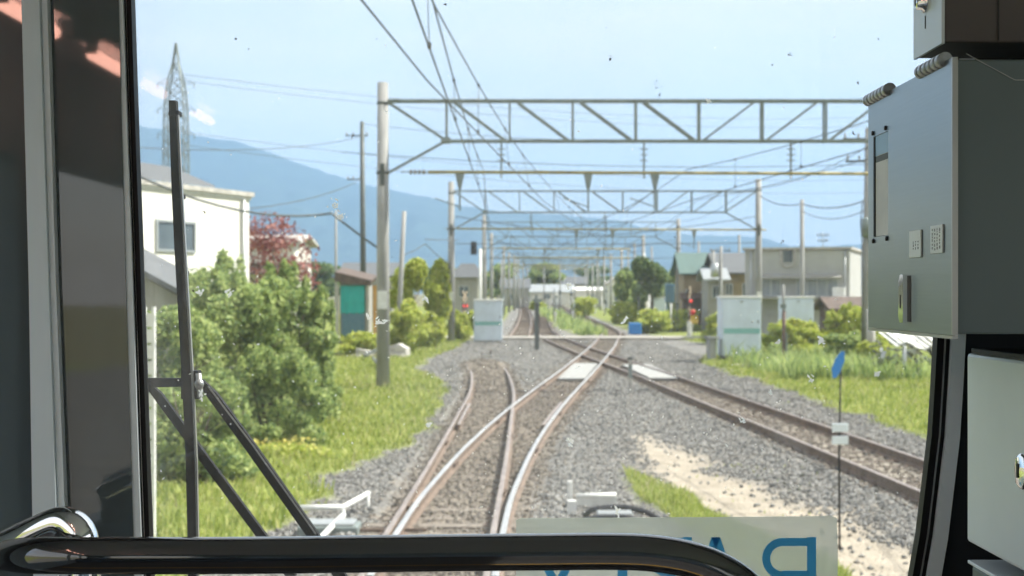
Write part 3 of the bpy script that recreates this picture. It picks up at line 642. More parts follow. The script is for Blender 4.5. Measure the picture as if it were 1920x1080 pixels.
for Y, x0, x1, nm in ((70.6, -3.0, 12.9, 'second'), (101.3, -2.0, 12.5, 'third'), (127.3, -1.8, 12.4, 'fourth'), (163.3, -.9, 13.3, 'fifth')):
    wirething('slack cross span wire slung under the '+nm+' gantry', [((x0, Y, 6.75), ((x0+x1)/2, Y, 5.75), .1), (((x0+x1)/2, Y, 5.75), (x1, Y, 6.75), .1), ((x0, Y, 5.3), (x1, Y, 5.35), .05)], .018)
# ------------------------------------------------------------------ poles
def utility_pole(label, px, pt, px2, Y, r0, r1, base=-.25, arms=(), mt='conc', extra=None):
    a = at(px, pt, Y); b = at(px2, 549, Y); bx = b.x
    o = thing('utility_pole', label, 'utility pole', (bx, Y, base), 0, 'utility poles')
    m = MB(); m.tube([(0, 0, 0), (a.x-bx, 0, a.z-base)], [r0, r1], 10); m.build('pole', M[mt], o)
    for z, l, off in arms:
        m = MB(); m.bar((off-l, 0, a.z-base-z), (off+l, 0, a.z-base-z), .07)
        for q in (-.9, -.3, .5, .9): m.lathe((off+l*q, 0, a.z-base-z+.04), [(.03, 0), (.045, .05), (.03, .1), (.045, .14), (.005, .18)], 8, m=1)
        m.build('crossarm', [M['steel_d'], M['insul']], o)
    if extra: extra(o, a.z-base)
    return o
utility_pole('tall dark utility pole with a short crossarm behind the bushes', 679, 228, 682, 76, .20, .12, arms=((.8, .65, -.4), (3.3, .5, -.45)), mt='steel_d')
utility_pole('bare leaning concrete pole in front of the round green tree', 758, 396, 744, 60, .13, .10)
utility_pole('thin grey pole in front of the beige building', 1504, 374, 1504, 60, .12, .09)
def clutter(o, H):
    m = MB(); m.lathe((0, -.2, H-3.6), [(.02, -.35), (.17, -.33), (.18, .3), (.12, .36), (.01, .38)], 12); m.build('transformer', M['steel'], o)
    m = MB(); m.tube([(-.13, -.12, H-4.2), (-.2, -.15, H-3.4), (-.12, -.15, H-2.6)], .02, 6); m.tube([(-.13, -.12, 1), (-.14, -.12, H-4.2)], .025, 6); m.build('conduit', M['wire'], o)
utility_pole('stout grey pole beside the steel panel carrying a transformer', 1630, 240, 1622, 48, .17, .14, arms=((.4, .8, 0), (1.2, .7, 0)), extra=clutter)
utility_pole('thin pole between the third gantry and the dark trees', 1190, 456, 1190, 135, .14, .1, arms=((.3, .6, 0),))
utility_pole('pale pole with yellow guard sleeve before the grey houses', 1337, 468, 1336, 92, .15, .12, extra=lambda o, H: [MB.build(mm, 'yellow_guard', M['yelp'], o) for mm in [(lambda q: (q.tube([(0, 0, .4), (0, 0, 2.3)], .18, 10), q)[-1])(MB())]])
utility_pole('pole with a drum transformer beside the grey houses', 1352, 462, 1350, 90, .14, .11, arms=((.3, .7, 0),), extra=lambda o, H: [MB.build(mm, 'transformer', M['alu'], o) for mm in [(lambda q: (q.lathe((-.35, 0, H-1.6), [(.02, -.5), (.28, -.48), (.28, .4), (.02, .5)], 12), q)[-1])(MB())]])
utility_pole('slim aerial pole behind the beige building', 1543, 436, 1543, 110, .05, .03, arms=((.25, .5, 0), (.7, .4, 0)), mt='steel')
for i, (px, pt, Y, lb) in enumerate([(1020, 500, 270, 'faint low pole straight above the vanishing track'), (1050, 492, 240, 'faint pole left of the bright white shed'), (1078, 505, 280, 'faint short pole against the distant tree'), (1125, 505, 200, 'pale pole above the far weeds'), (1178, 470, 180, 'thin pole next to the dark clump edge'), (1222, 462, 150, 'thin pole rising through the dark clump'), (940, 488, 190, 'short pole by the grey gabled house'), (1310, 452, 120, 'thin pole over the green roofed house'), (1386, 440, 115, 'thin pole over the grey clad house'), (1102, 478, 260, 'faint thin pole far along the line, before the pale sheds'), (968, 480, 230, 'faint pole above the side track'), (1146, 476, 250, 'faint pole beside the far gantries'), (630, 395, 120, 'faint thin pole rising above the bushes')]):
    utility_pole(lb, px, pt, px, Y, .14, .1, mt='conc')
# pylon
tw = thing('transmission_tower', 'tall hazy lattice electricity pylon far behind the white house', 'pylon', (at(330, 549, 262).x, 262, -.25))
m = MB(); H = 52.0
def tw_w(z): return float(np.interp(z, [0, 16, 39, 44, 48, 52], [2.6, 2.2, 1.9, 1.5, .55, .12]))
zs = [0, 5, 9.5, 13.5, 17, 20.5, 24, 27, 30, 32.5, 35, 37.5, 40, 42.5, 45, 48, 52]
for z0, z1 in zip(zs, zs[1:]):
    a, b = tw_w(z0), tw_w(z1)
    c0 = [(-a, -a, z0), (a, -a, z0), (a, a, z0), (-a, a, z0)]; c1 = [(-b, -b, z1), (b, -b, z1), (b, b, z1), (-b, b, z1)]
    for i in range(4):
        m.bar(c0[i], c1[i], .2); m.bar(c0[i], c1[(i+1) % 4], .12); m.bar(c0[(i+1) % 4], c1[i], .12); m.bar(c1[i], c1[(i+1) % 4], .12)
m.build('lattice', M['steel'], tw)
for z in (34, 39, 44, 20.5, 30):
    m = MB(); L = 3.6 if z > 31 else 2.6; b = tw_w(z)
    for s_ in (-1, 1):
        m.bar((s_*b, 0, z), (s_*L, 0, z+.1), .1); m.bar((s_*b, 0, z+1.3), (s_*L, 0, z+.1), .08)
        m.lathe((s_*L, 0, z-.9), [(.02, 0), (.1, .1), (.1, .8), (.02, .9)], 6)
    m.build('crossarm', M['steel'], tw)

# ------------------------------------------------------------------ equipment cabinets
def cabinet(label, x0, x1, Y, zt, d=1.1, legs=.25, rz=0, door2=True, cz=.42):
    W = x1-x0; o = thing('equipment_cabinet', label, 'cabinet', (x0, Y, 0), rz, 'pale trackside cabinets')
    m = MB(); m.box(0, W, 0, d, legs, zt-.06, ch=.02); m.build('body', M['boxp'], o)
    m = MB(); m.box(-.05, W+.05, -.06, d+.05, zt-.06, zt+.01, ch=.015); m.build('lid', M['whitep'], o)
    zb = legs+(zt-legs)*cz
    m = MB(); m.box(.06, W-.06, -.022, -.002, legs+.06, zb-.10, ch=.006); m.box(.06, W-.06, -.022, -.002, zb+.11, zt-.12, ch=.006)
    dd = m.build('door_panel', M['boxp'], o)
    m = MB(); m.box(.06, W-.06, -.030, -.003, zb-.098, zb+.108); m.build('band', M['boxd'], o)
    m = MB(); m.box(W*.5-.05, W*.5+.05, -.06, -.024, zt-.22, zt-.18); m.box(W-.14, W-.10, -.05, -.024, zb+.3, zb+.42); m.build('handle', M['steel_d'], dd)
    for x in (.12, W-.3):
        m = MB(); m.box(x, x+.18, .06, d-.06, -.3, legs+.005); m.build('foot', M['concl'], o)
    return o
cabinet('pale blue steel cabinet with a green band next to the second mast', -2.06, -.52, 71.6, 2.33, legs=.12)
cabinet('largest pale blue cabinet with green band, on concrete feet by the main line', 8.12, 9.62, 51.5, 2.56, d=1.3, legs=.25)
cabinet('pale cabinet half hidden by the bushes behind the dark marker post', 11.8, 13.12, 58, 2.53, legs=.2)
cabinet('small distant grey cabinet in front of the dark trees', 11.6, 12.9, 112, 2.35, legs=.2)
m = MB(); m.box(7.6, 7.85, 51.2, 52.2, -.2, .95, ch=.03); m.box(7.5, 7.95, 51.0, 52.3, .95, 1.0); tag(m.build('junction_box', M['conc']), 'small weathered concrete junction box beside the largest pale cabinet', 'junction box')
m = MB(); m.box(8.0, 10.3, 47.6, 48.4, -.1, .12, ch=.02); tag(m.build('cable_trough', M['concl']), 'pale concrete trough slab in the grass before the largest cabinet', 'cable trough')

# posts and markers
def marker(name, label, cat, x, y, parts, group=None):
    o = thing(name, label, cat, (x, y, 0), 0, group)
    for nm, mt, fn in parts:
        m = MB(); fn(m); m.build(nm, M[mt], o)
    return o
marker('marker_post', 'dark square post standing alone at the near edge of the crossing', 'post', 1.16, 62, [('post', 'steel_d', lambda m: m.box(-.11, .11, -.11, .11, -.2, 2.25, ch=.01)), ('lamp_head', 'steel', lambda m: (m.box(-.18, .25, -.1, .1, 2.25, 2.42), m.box(-.1, .02, -.1, .1, 2.42, 2.62)))])
marker('marker_post', 'dark pole with paler upper tube in front of the hidden cabinet', 'post', 9.62, 47.2, [('post', 'brown', lambda m: m.tube([(0, 0, -.2), (0, 0, 2.05)], .07, 10)), ('upper_tube', 'conc', lambda m: m.tube([(0, 0, 2.05), (-.02, 0, 2.98)], .045, 10)), ('bracket', 'steel', lambda m: (m.box(-.12, .06, -.1, .0, 2.15, 2.3), m.box(.05, .12, -.08, .04, -.1, 1.3)))])
marker('distance_post', 'short pale numbered stake in the ballast beside the main line', 'post', 3.13, 35.3, [('post', 'concl', lambda m: m.box(-.055, .055, -.055, .055, -.1, .96, ch=.01)), ('cap', 'steel_d', lambda m: m.box(-.065, .065, -.065, .065, .93, 1.0)), ('plate', 'steel', lambda m: m.box(-.05, .05, -.066, -.058, .45, .8))])
marker('buffer_post', 'short brown stake pair at the end of the buried siding', 'post', -.95, 48.2, [('post', 'brown', lambda m: (m.box(-.16, -.10, 0, .06, 0, .55), m.box(.14, .20, 0, .06, 0, .62))), ('crossbar', 'concl', lambda m: m.box(-.18, .22, -.03, -.001, .40, .48))])
marker('marker_post', 'small white upright marker beyond the crossing', 'post', (1112-960)/2500*170, 170, [('post', 'whitep', lambda m: m.box(-.4, .4, -.1, .1, 0, 2.1, ch=.02))])
m = MB(); m.box(7.55, 8.35, 86, 86.6, 0, .75, ch=.05); tag(m.build('utility_box', M['bluep']), 'small blue box on the ground past the crossing road', 'box')
# thin pole with blue blade
fp = thing('indicator_pole', 'thin dark pole topped by a tilted blue blade with a white plate lower down', 'marker pole', (3.44, 14, 0))
m = MB(); m.tube([(0, 0, -.1), (-.005, 0, 1.0), (.012, 0, 2.0)], [.012, .011, .009], 8); m.build('pole', M['blacks'], fp)
m = MB(); q = [(-.075, -.155), (-.085, -.06), (-.045, .055), (.02, .13), (.05, .125), (.045, .02), (0, -.09), (-.04, -.15)]
m.prism([(x+.0, -.02, 1.96+z) for x, z in q], (0, .018, 0)); m.build('blade', M['bluep'], fp)
for dz in (0, -.13): m = MB(); m.box(-.085, .085, -.03, -.012, 1.24+dz, 1.33+dz, ch=.006); m.build('plate', M['sstm'], fp)
# crossing signals
def crossing_signal(label, x, y, h=2.9, arm=True):
    o = thing('crossing_signal', label, 'crossing signal', (x, y, -.05), R(74), 'warning signals at the level crossing')
    m = MB(); 
    for k in range(8): m.tube([(0, 0, k*h/8), (0, 0, (k+1)*h/8)], .07, 10, m=k % 2)
    m.build('striped_post', [M['tan'], M['brown']], o)
    m = MB()
    for s_ in (-1, 1):
        a = Vector((-.45*s_, -.06-.01*s_, h-.1-.25)); b = Vector((.45*s_, -.06-.01*s_, h-.1+.25)); m.bar(a, b, .02, .12, m=0)
    m.build('crossbuck', M['tan'], o)
    m = MB(); m.bar((-.35, 0, h-.75), (.35, 0, h-.75), .05); m.build('lamp_bar', M['black'], o)
    for s_ in (-1, 1):
        m = MB(); m.lathe((s_*.3, -.03, h-.75), [(.01, 0), (.19, .0), (.19, .04), (.16, .05)], 16, axis=(0, -1, 0)); b = m.build('lamp_board', M['black'], o)
        m = MB(); m.lathe((s_*.3, -.085, h-.75), [(.08, 0), (.065, .03), (.001, .05)], 16, axis=(0, -1, 0)); m.build('red_lens', M['red'], b)
    m = MB(); m.box(-.14, .14, -.12, .12, .1, 1.0, ch=.02); m.build('motor_box', M['whitep'], o)
crossing_signal('striped crossing signal with red lamps by the second mast', -2.9, 80.5, 2.7)
crossing_signal('striped crossing signal with red lamps near the yellow sleeved pole', 10.7, 80.5, 3.0)
o = marker('warning_board', 'red and yellow warning board low beside the crossing bushes', 'warning board', 11.0, 82, [('board', 'yelp', lambda m: m.box(-.1, .45, 0, .03, .8, 1.3)), ('red_disc', 'redp', lambda m: m.lathe((.1, 0, 1.5), [(.01, 0), (.18, .01), (.18, .03), (.01, .04)], 14, axis=(0, -1, 0))), ('stake', 'whitep', lambda m: m.box(.1, .16, .03, .07, 0, 1.5))])
rr = random.Random(77)
for i in range(44):
    y = rr.uniform(84, 230); x = rr.choice([-1.2, 3.6, 4.6, 5.4, 9.2, 10.5, 11.6])+rr.uniform(-.5, .5)+max(0, y-120)*.025
    m = MB(); hh = rr.uniform(.8, 3.2); m.tube([(x, y, -.2), (x, y, hh)], .05, 6)
    if rr.random() < .5: m.box(x-.12, x+.12, y-.05, y, hh-.35, hh)
    tag(m.build('stake', M[rr.choice(['whitep', 'concl', 'steel', 'steel_d'])]), 'thin upright stake among the weeds of the far tracks', 'stake', 'stakes among the far tracks')
# colour light signals
def signal(label, x, y, zp, ztop, side=-1):
    o = thing('railway_signal', label, 'railway signal', (x, y, 0), 0, 'railway signals')
    m = MB(); m.tube([(0, 0, -.2), (0, 0, ztop)], .09, 10); m.build('mast', M['whitep'], o)
    m = MB(); q = side*.42; m.box(q-.19, q+.19, .0, .05, zp-.42, zp+.42, ch=.02); m.box(q-.1, q+.1, -.14, .0, zp-.34, zp+.34, ch=.02)
    m.bar((0, 0, zp-.2), (q, 0, zp-.2), .05); b = m.build('signal_head', M['black'], o)
    m = MB(); m.lathe((q, -.16, zp+.1), [(.09, 0), (.09, .14), (.08, .14), (.07, 0)], 12, axis=(0, -1, 0)); m.build('visor', M['black'], b)
    m = MB(); m.box(-.3, .1, -.2, .1, 2.1, 2.16); m.bar((-.25, -.18, 0), (-.25, -.18, 2.1), .03); m.bar((.05, -.18, 0), (.05, -.18, 2.1), .03); m.build('ladder', M['steel'], o)
signal('white signal mast with a dark head near the far pale cabinet', -2.02, 85, 5.55, 5.5)
signal('dark round headed signal in front of the dark trees', 11.7, 118, 3.9, 6.2, -1)
m = MB(); m.box(12.05, 12.75, 104.5, 105, 1.9, 3.4, ch=.06); m.tube([(12.2, 104.8, -.2), (12.2, 104.8, 1.95)], .09, 8); tag(m.build('relay_box', M['tin']), 'blue grey relay box on a stand beside the third gantry mast', 'relay box')

# white tubular guards by the point machine
m = MB(); A = gnd(562, 952, .22); B_ = gnd(644, 951, .22); C_ = gnd(690, 925, .22); 
m.tube([A, A.lerp(B_, .5), B_, B_.lerp(C_, .5), C_], .032, 8)
for p in (A, B_, C_): m.tube([p, (p.x, p.y, -.1)], .022, 8)
tag(m.build('guard_tube', M['whitep']), 'bent white guard tube beside the siding rails', 'guard tube')
m = MB(); p0, p1 = gnd(644, 965, .12), gnd(598, 1012, .12); m.tube([p0, p1], .032, 8); m.tube([p0, (p0.x, p0.y, -.1)], .02, 6); m.tube([p1, (p1.x, p1.y, -.1)], .02, 6)
tag(m.build('guard_tube', M['whitep']), 'straight short white guard tube near the handrail', 'guard tube')
pmach = thing('point_machine', 'grey point machine with a slanted cover in the ballast beside the siding', 'point machine', (-1.95, 14.9, 0))
m = MB(); m.box(-.42, .25, -.2, .2, -.05, .12, ch=.02); m.build('body', M['steel'], pmach); m = MB(); m.box(-.38, .2, -.17, .17, .121, .15, ch=.01); m.build('lid', M['alu'], pmach); m = MB(); m.bar((.25, 0, .05), (1.0, 0, .05), .035); m.build('rod', M['rust'], pmach)
# white marker by black cover
mk = thing('track_marker', 'white upright stub and white bar beside the crossover', 'marker', (.72, 16.6, 0))
m = MB(); m.box(-.03, .03, -.03, .03, -.05, .36, ch=.01); m.build('stub', M['whitep'], mk)
m = MB(); m.tube([(.08, 0, .17), (.58, 0.1, .17)], .03, 10); m.build('bar', M['whitep'], mk)
m = MB(); m.box(.1, .6, .16, .2, -.05, .14); m.box(-.05, .05, -.6, -.5, -.05, .2); m.build('mount', M['whitep'], mk)
m = MB(); m.tube([(.86, 16.0, .03), (.95, 15.9, .11), (1.12, 15.9, .14), (1.35, 15.95, .14), (1.6, 15.8, .10), (1.8, 15.4, .03)], .035, 8); m.tube([(.8, 15.7, .02), (1.0, 15.6, .07), (1.3, 15.6, .08), (1.65, 15.4, .03)], .03, 8)
tag(m.build('black_hose', M['black']), 'black cable hose looping on the ballast beside the white marker', 'cable hose')
cv = MB(); cv.box(1.0, 1.42, 15.65, 15.88, .05, .12, ch=.02); tag(cv.build('cover_box', M['alu']), 'small pale metal cover under the black cable hose', 'cover')

# ------------------------------------------------------------------ buildings
def wall_box(m, W, D, z0, z1): m.box(0, W, 0, D, z0, z1)
def window(parent, x0, x1, z0, z1, y=0, glass='glassd', bars=1, sill=True):
    m = MB(); t = .07
    m.box(x0-t, x1+t, y-.06, y+.02, z1, z1+t); m.box(x0-t, x1+t, y-.06, y+.02, z0-t, z0); m.box(x0-t, x0, y-.06, y+.02, z0, z1); m.box(x1, x1+t, y-.06, y+.02, z0, z1)
    for i in range(bars): x = x0+(x1-x0)*(i+1)/(bars+1); m.box(x-.03, x+.03, y-.05, y+.02, z0, z1)
    f = m.build('window', M['alu'], parent); m = MB(); m.box(x0, x1, y-.02, y+.01, z0, z1); m.build('pane', M[glass], f); return f
def gable(m, W, D, ze, zr, over=.35, t=.12, along='y'):
    if along == 'x':  # ridge runs along x
        for s_ in (0, 1):
            a = (-over, -over if s_ == 0 else D+over, ze-.1); r_ = (-over, D/2, zr)
            m.prism([a, r_, (r_[0], r_[1], r_[2]+t), (a[0], a[1], a[2]+t)], (W+2*over, 0, 0))
    else:
        for s_ in (0, 1):
            a = (-over if s_ == 0 else W+over, -over, ze-.1); r_ = (W/2, -over, zr)
            m.prism([a, r_, (r_[0], r_[1], r_[2]+t), (a[0], a[1], a[2]+t)], (0, D+2*over, 0))
def house(label, x, y, W, D, ze, zr, wall, roof, along='y', rz=0, wins=(), cat='house', group=None, name='house', extra=None, z0=-.3):
    o = thing(name, label, cat, (x, y, 0), rz, group)
    m = MB(); wall_box(m, W, D, z0, ze)
    if zr > ze:
        if along == 'y': m.prism([(0, 0, ze), (W, 0, ze), (W/2, 0, zr-.02)], (0, D, 0))
        else: m.prism([(0, 0, ze), (0, D, ze), (0, D/2, zr-.02)], (W, 0, 0))
    m.build('wall', M[wall], o)
    m = MB()
    if zr > ze: gable(m, W, D, ze, zr, along=along)
    else: m.box(-.12, W+.12, -.12, D+.12, ze, ze+.14)
    m.build('roof', M[roof], o)
    for wn in wins: window(o, *wn)
    if extra: extra(o)
    return o
# white house, wall receding
a = Vector((-11.6, 34.4, 0)); b = Vector((-8.28, 42, 0)); ang = math.atan2(b.y-a.y, b.x-a.x); L = (b-a).length
def wh(o):
    m = MB(); m.box(-.1, L-1.9, .5, 4.5, 5.86, 5.93); m.prism([(-.3, .3, 5.93), (L-1.3, .3, 5.93), (L-1.6, 1.6, 6.5), (-.3, 1.6, 6.6)], (0, .1, .08)); m.build('roof_sheet', M['tile'], o)
    m = MB(); m.box(-.05, L+.05, -.05, .05, 5.62, 5.80); m.build('cornice', M['whitep'], o)
    m = MB(); m.tube([(L-.4, -.08, 0), (L-.4, -.08, 5.6)], .05, 8); m.build('downpipe', M['alu'], o)
wx = lambda px: (lambda t: t*L)(((px-CX)/F*a.y-a.x)/((b.x-a.x)-(px-CX)/F*(b.y-a.y)))
house('white rendered two storey house with a sliding window, behind the bushes', a.x, a.y, L, 6, 5.72, 5.72, 'white', 'concl', rz=ang, wins=[(wx(294), wx(362), 3.95, 4.72, 0, 'glassd', 1)], extra=wh)
house('low outbuilding with grey tiled gable roof in front of the white house', -11.2, 29.5, 3.95, 3.5, 2.55, 3.7, 'greyw', 'tile', along='y')
house('second white house with a brown lean-to, behind the red leaved tree', -12.2, 60, 2.4, 5, 5.0, 5.3, 'white', 'concl', along='x', extra=lambda o: MB.build((lambda q: (q.prism([(-.5, -.9, 3.5), (3.1, -.9, 3.5), (3.1, 0, 3.95), (-.5, 0, 3.95)], (0, 0, .1)), q)[-1])(MB()), 'lean_to_roof', M['tileb'], o))
# shed with tarp
sh = thing('shed', 'ramshackle shed with brown roof, turquoise tarp above blue grey tin sheets', 'shed', (-9.05, 70, 0))
m = MB(); m.box(0, 1.4, .1, 3, -.3, 3.3); m.build('wall', M['greyw'], sh)
m = MB(); m.prism([(-.25, -.3, 3.3), (1.6, -.3, 3.1), (1.7, -.3, 3.35), (-.2, -.3, 3.8)], (0, 3.5, .3)); m.build('roof', M['tileb'], sh)
m = MB(); n = 10
for i in range(n): x = .06+1.26*i/n; m.box(x, x+1.26/n-.005, -.04+.02*math.sin(i*1.7), .06, 1.62+.03*math.sin(i*2.3), 3.08)
m.build('tarp', M['teal'], sh)
m = MB()
for i in range(9): x = .12+1.2*i/9; m.box(x, x+.11, -.03+.02*(i % 2), .07, .1, 1.6)
m.build('tin_sheet', M['tin'], sh)
m = MB(); m.box(-.22, -.05, -.1, .1, -.2, 3.1); m.box(1.42, 1.56, -.1, .1, -.2, 3.1); m.build('corner_post', M['concl'], sh)
m = MB(); m.box(-7.42, -7.0, 71.2, 71.3, .35, 2.9); m.box(-7.45, -6.98, 71.19, 71.32, 2.9, 3.1); m.tube([(-7.2, 71.35, -.3), (-7.2, 71.35, .5)], .05, 6)
tag(m.build('orange_board', M['orange']), 'faded orange upright board between the shed and the nearest mast', 'board')
# broken concrete
m = MB(); rr = random.Random(5)
m.prism([(-6.45, 55, -.3), (-4.35, 54.5, -.3), (-4.35, 54.5, .42), (-4.7, 54.6, .62), (-5.3, 54.7, .48), (-5.9, 54.8, .30), (-6.45, 55, .40)], (.15, .5, 0))
for k in range(7): x = rr.uniform(-6.4, -4.5); s_ = rr.uniform(.12, .25); m.box(x-s_, x+s_, 54.1, 54.1+s_, -.1, s_, rot=rr.uniform(0, 3))
tag(m.build('broken_wall', M['concl']), 'broken pale concrete wall stub behind the nearest mast', 'wall')
m = MB(); m.bar(gnd(700, 690)+Vector((0, 0, .35)), gnd(722, 708)+Vector((0, 0, .12)), .08); m.bar(gnd(684, 682)+Vector((0, 0, .3)), gnd(706, 676)+Vector((0, 0, .45)), .08)
tag(m.build('stay_bracket', M['steel_d']), 'dark stay bracket leaning at the foot of the nearest mast', 'bracket')
# near white fence panel at the window's edge
fe = thing('white_fence', 'tall narrow white slatted panel at the window edge beside the bushes', 'fence', (-3.90, 14.2, 0))
m = MB()
for k in range(13): m.box(0, .07, -.02, .02, .30+k*.17, .30+k*.17+.14)
m.build('slat', M['whitep'], fe); m = MB(); m.box(-.03, 0, -.03, .03, -.3, 2.55); m.box(.07, .10, -.03, .03, -.3, 2.55); m.build('post', M['whitep'], fe)
# grey gabled house
house('small grey house with dark hipped gable roof behind the second mast', -4.75, 108, 1.9, 4, 4.0, 4.0, 'greyw', 'tile', along='y', wins=[(.5, 1.2, 2.4, 3.2)], extra=lambda o: (MB.build((lambda q: (q.prism([(-.4, -.4, 3.95), (2.6, -.4, 3.95), (1.7, 1, 5.1), (.6, 1, 5.1)], (0, 3, 0)), q)[-1])(MB()), 'hip_roof', M['tile'], o), MB.build((lambda q: (q.box(1.9, 2.4, .2, 3.6, -.3, 3.95), q)[-1])(MB()), 'side_wall', M['white'], o)))
# beige building
A_ = R(20)
def bb(o):
    m = MB(); m.box(-.05, 5.9, -.06, .1, 5.12, 5.24); m.build('parapet', M['brown'], o)
    m = MB(); m.prism([(.85, 0, 3.62), (.85, 0, 3.76), (.85, -.55, 3.58), (.85, -.55, 3.5)], (4.6, 0, 0)); m.build('awning', M['greyw'], o)
    m = MB(); n = 18; pts = []
    for k in range(n+1): t_ = math.pi+math.pi*k/n; pts.append((2.45+.38*math.cos(t_), -.05, 4.55+.38*math.sin(t_)))
    m.tube([(2.07, -.05, 5.25)]+pts+[(2.83, -.05, 5.25)], .06, 6); m.build('arch_moulding', M['concl'], o)
    m = MB(); m.box(2.22, 2.7, -.03, .02, 4.45, 5.2); m.build('emblem_panel', M['glassd'], o)
    m = MB(); m.box(-.1, 6.2, -1.3, .0, 2.35, 2.45); m.build('lean_to_roof', M['greyw'], o)
    for x in (.35, 5.65): m = MB(); m.tube([(x, -.06, 0), (x, -.06, 5.1)], .045, 8); m.build('downpipe', M['alu'], o)
    m = MB(); m.box(5.0, 5.7, -.6, -.2, 2.46, 3.0, ch=.02); m.build('air_conditioner', M['whitep'], o)
house('beige two storey building with long awning over curtained windows and an arched panel', 13.45, 77, 5.9, 6.7, 5.15, 5.15, 'beige', 'concl', rz=-A_, wins=[(1.0, 2.0, 2.55, 3.45, 0, 'curtain', 1), (3.0, 5.2, 2.55, 3.45, 0, 'curtain', 3)], cat='building', name='building', extra=bb)
house('low brown roofed lean-to under the beige building', 15.0, 62, 2.6, 3, 1.95, 2.4, 'brown', 'tileb', along='x', cat='shed', name='shed')
house('house with pale green roof and tan wall beside the third gantry mast', 12.6, 98, 1.9, 5, 4.1, 5.6, 'tan', 'greenr', along='x', wins=[(.2, .5, 1.7, 2.9), (1.1, 1.5, 1.9, 2.7)], extra=lambda o: MB.build((lambda q: (q.box(-.1, 1.9, -.5, -.1, 0, 2.2), q.prism([(-.3, -.9, 2.2), (2.2, -.9, 2.2), (2.2, 0, 2.6), (-.3, 0, 2.6)], (0, 0, .1)), q)[-1])(MB()), 'porch', M['brown'], o))
house('grey clad house with two tier tiled roof next to the beige building', 14.6, 94, 2.9, 6, 4.2, 5.5, 'tan', 'tile', along='x', wins=[(.5, .9, 2.6, 3.3), (1.7, 2.4, 2.4, 3.3)], extra=lambda o: MB.build((lambda q: (q.prism([(-.4, -.9, 4.0), (3.3, -.9, 4.0), (3.3, 0, 4.45), (-.4, 0, 4.45)], (0, 0, .12)), q)[-1])(MB()), 'eave_roof', M['tile'], o))
house('narrow grey house squeezed between green roof and grey clad houses', 13.3, 90.5, 1.15, 3, 3.6, 4.3, 'greyw', 'alu', along='x', wins=[(.35, .8, 2.4, 3.1)])
# scrap heap and pale roof at the right
sc_ = thing('carport', 'collapsed pale corrugated roof sheet on silver posts over a scrap heap', 'carport', (12.2, 43.2, 0))
m = MB(); n = 24
for i in range(n):
    x = i*2.9/n; z = 1.28+.12*math.sin(i*.7)+.10*(i/n); m.prism([(x, -.9, z-.30), (x+2.9/n, -.9, z-.30+.02*(-1)**i), (x+2.9/n, 1.2, z+.1), (x, 1.2, z+.1)], (0, 0, .03))
m.build('roof_sheet', M['whitep'], sc_)
for x in (.28, 2.6): m = MB(); m.tube([(x, -.8, -.2), (x, -.8, 1.1)], .07, 10); m.build('post', M['alu'], sc_)
m = MB(); m.box(.32, .62, -.83, -.78, .85, .90); m.build('bracket', M['alu'], sc_)
hp = MB(); rr = random.Random(8)
for k in range(150):
    x = 12.0+rr.random()*3.2; y = 43.2+rr.random()*1.6; z = rr.random()*(.95+(y-43)*.1); s_ = rr.uniform(.06, .28)
    hp.bar((x, y, z), (x+rr.uniform(-.45, .45), y+rr.uniform(-.2, .2), z+rr.uniform(-.25, .25)), s_*.5, s_*.28, m=rr.choice([0, 0, 0, 1, 2, 3]))
tag(hp.build('scrap_heap', [M['debris'], M['alu'], M['concl'], M['brown']]), 'dark jumbled scrap heap under the pale corrugated roof', 'scrap heap', kind='stuff')
m = MB(); m.box(12.3, 15.5, 40.9, 41.3, -.2, .22, ch=.02); tag(m.build('kerb_beam', M['concl']), 'pale concrete beam lying in front of the scrap heap', 'beam')
m = MB(); m.tube([(12.52, 46.5, -.2), (12.52, 46.5, 2.15)], .16, 12); tag(m.build('downpipe_post', M['concl']), 'stubby pale post beside the stout grey pole', 'post')
# distant houses
GD = 'distant low buildings at the end of the line'
for i, (pa, pb, Y, ze, zr, wl, rf, al, lb) in enumerate([
    (995, 1075, 310, 2.9, 4.6, 'white', 'alu', 'x', 'long pale distant shed across the vanishing tracks'),
    (1078, 1160, 290, 3.2, 3.9, 'white', 'whitep', 'x', 'bright white distant shed behind the far masts'),
    (940, 992, 260, 3.6, 5.4, 'greyw', 'tile', 'x', 'distant grey roofed house beside the side track'),
    (1140, 1180, 230, 4.2, 5.6, 'white', 'concl', 'y', 'distant white house next to the dark trees'),
    (640, 735, 120, 4.2, 5.4, 'greyw', 'tile', 'x', 'grey roofed house behind the shed and nearest mast'),
    (1050, 1100, 340, 5.0, 6.8, 'beige', 'tile', 'x', 'distant beige house above the long shed'),
    (985, 1020, 350, 5.2, 7.2, 'white', 'tile', 'y', 'distant white gable house straight ahead'),
    (1385, 1420, 140, 4.8, 6.2, 'tan', 'tile', 'y', 'house gable peeping behind the beige building')]):
    house(lb, (pa-CX)/F*Y, Y, (pb-pa)/F*Y, 8, ze, zr, wl, rf, along=al, group=GD, wins=[((pb-pa)/F*Y*.3, (pb-pa)/F*Y*.45, 1.4, 2.4)])

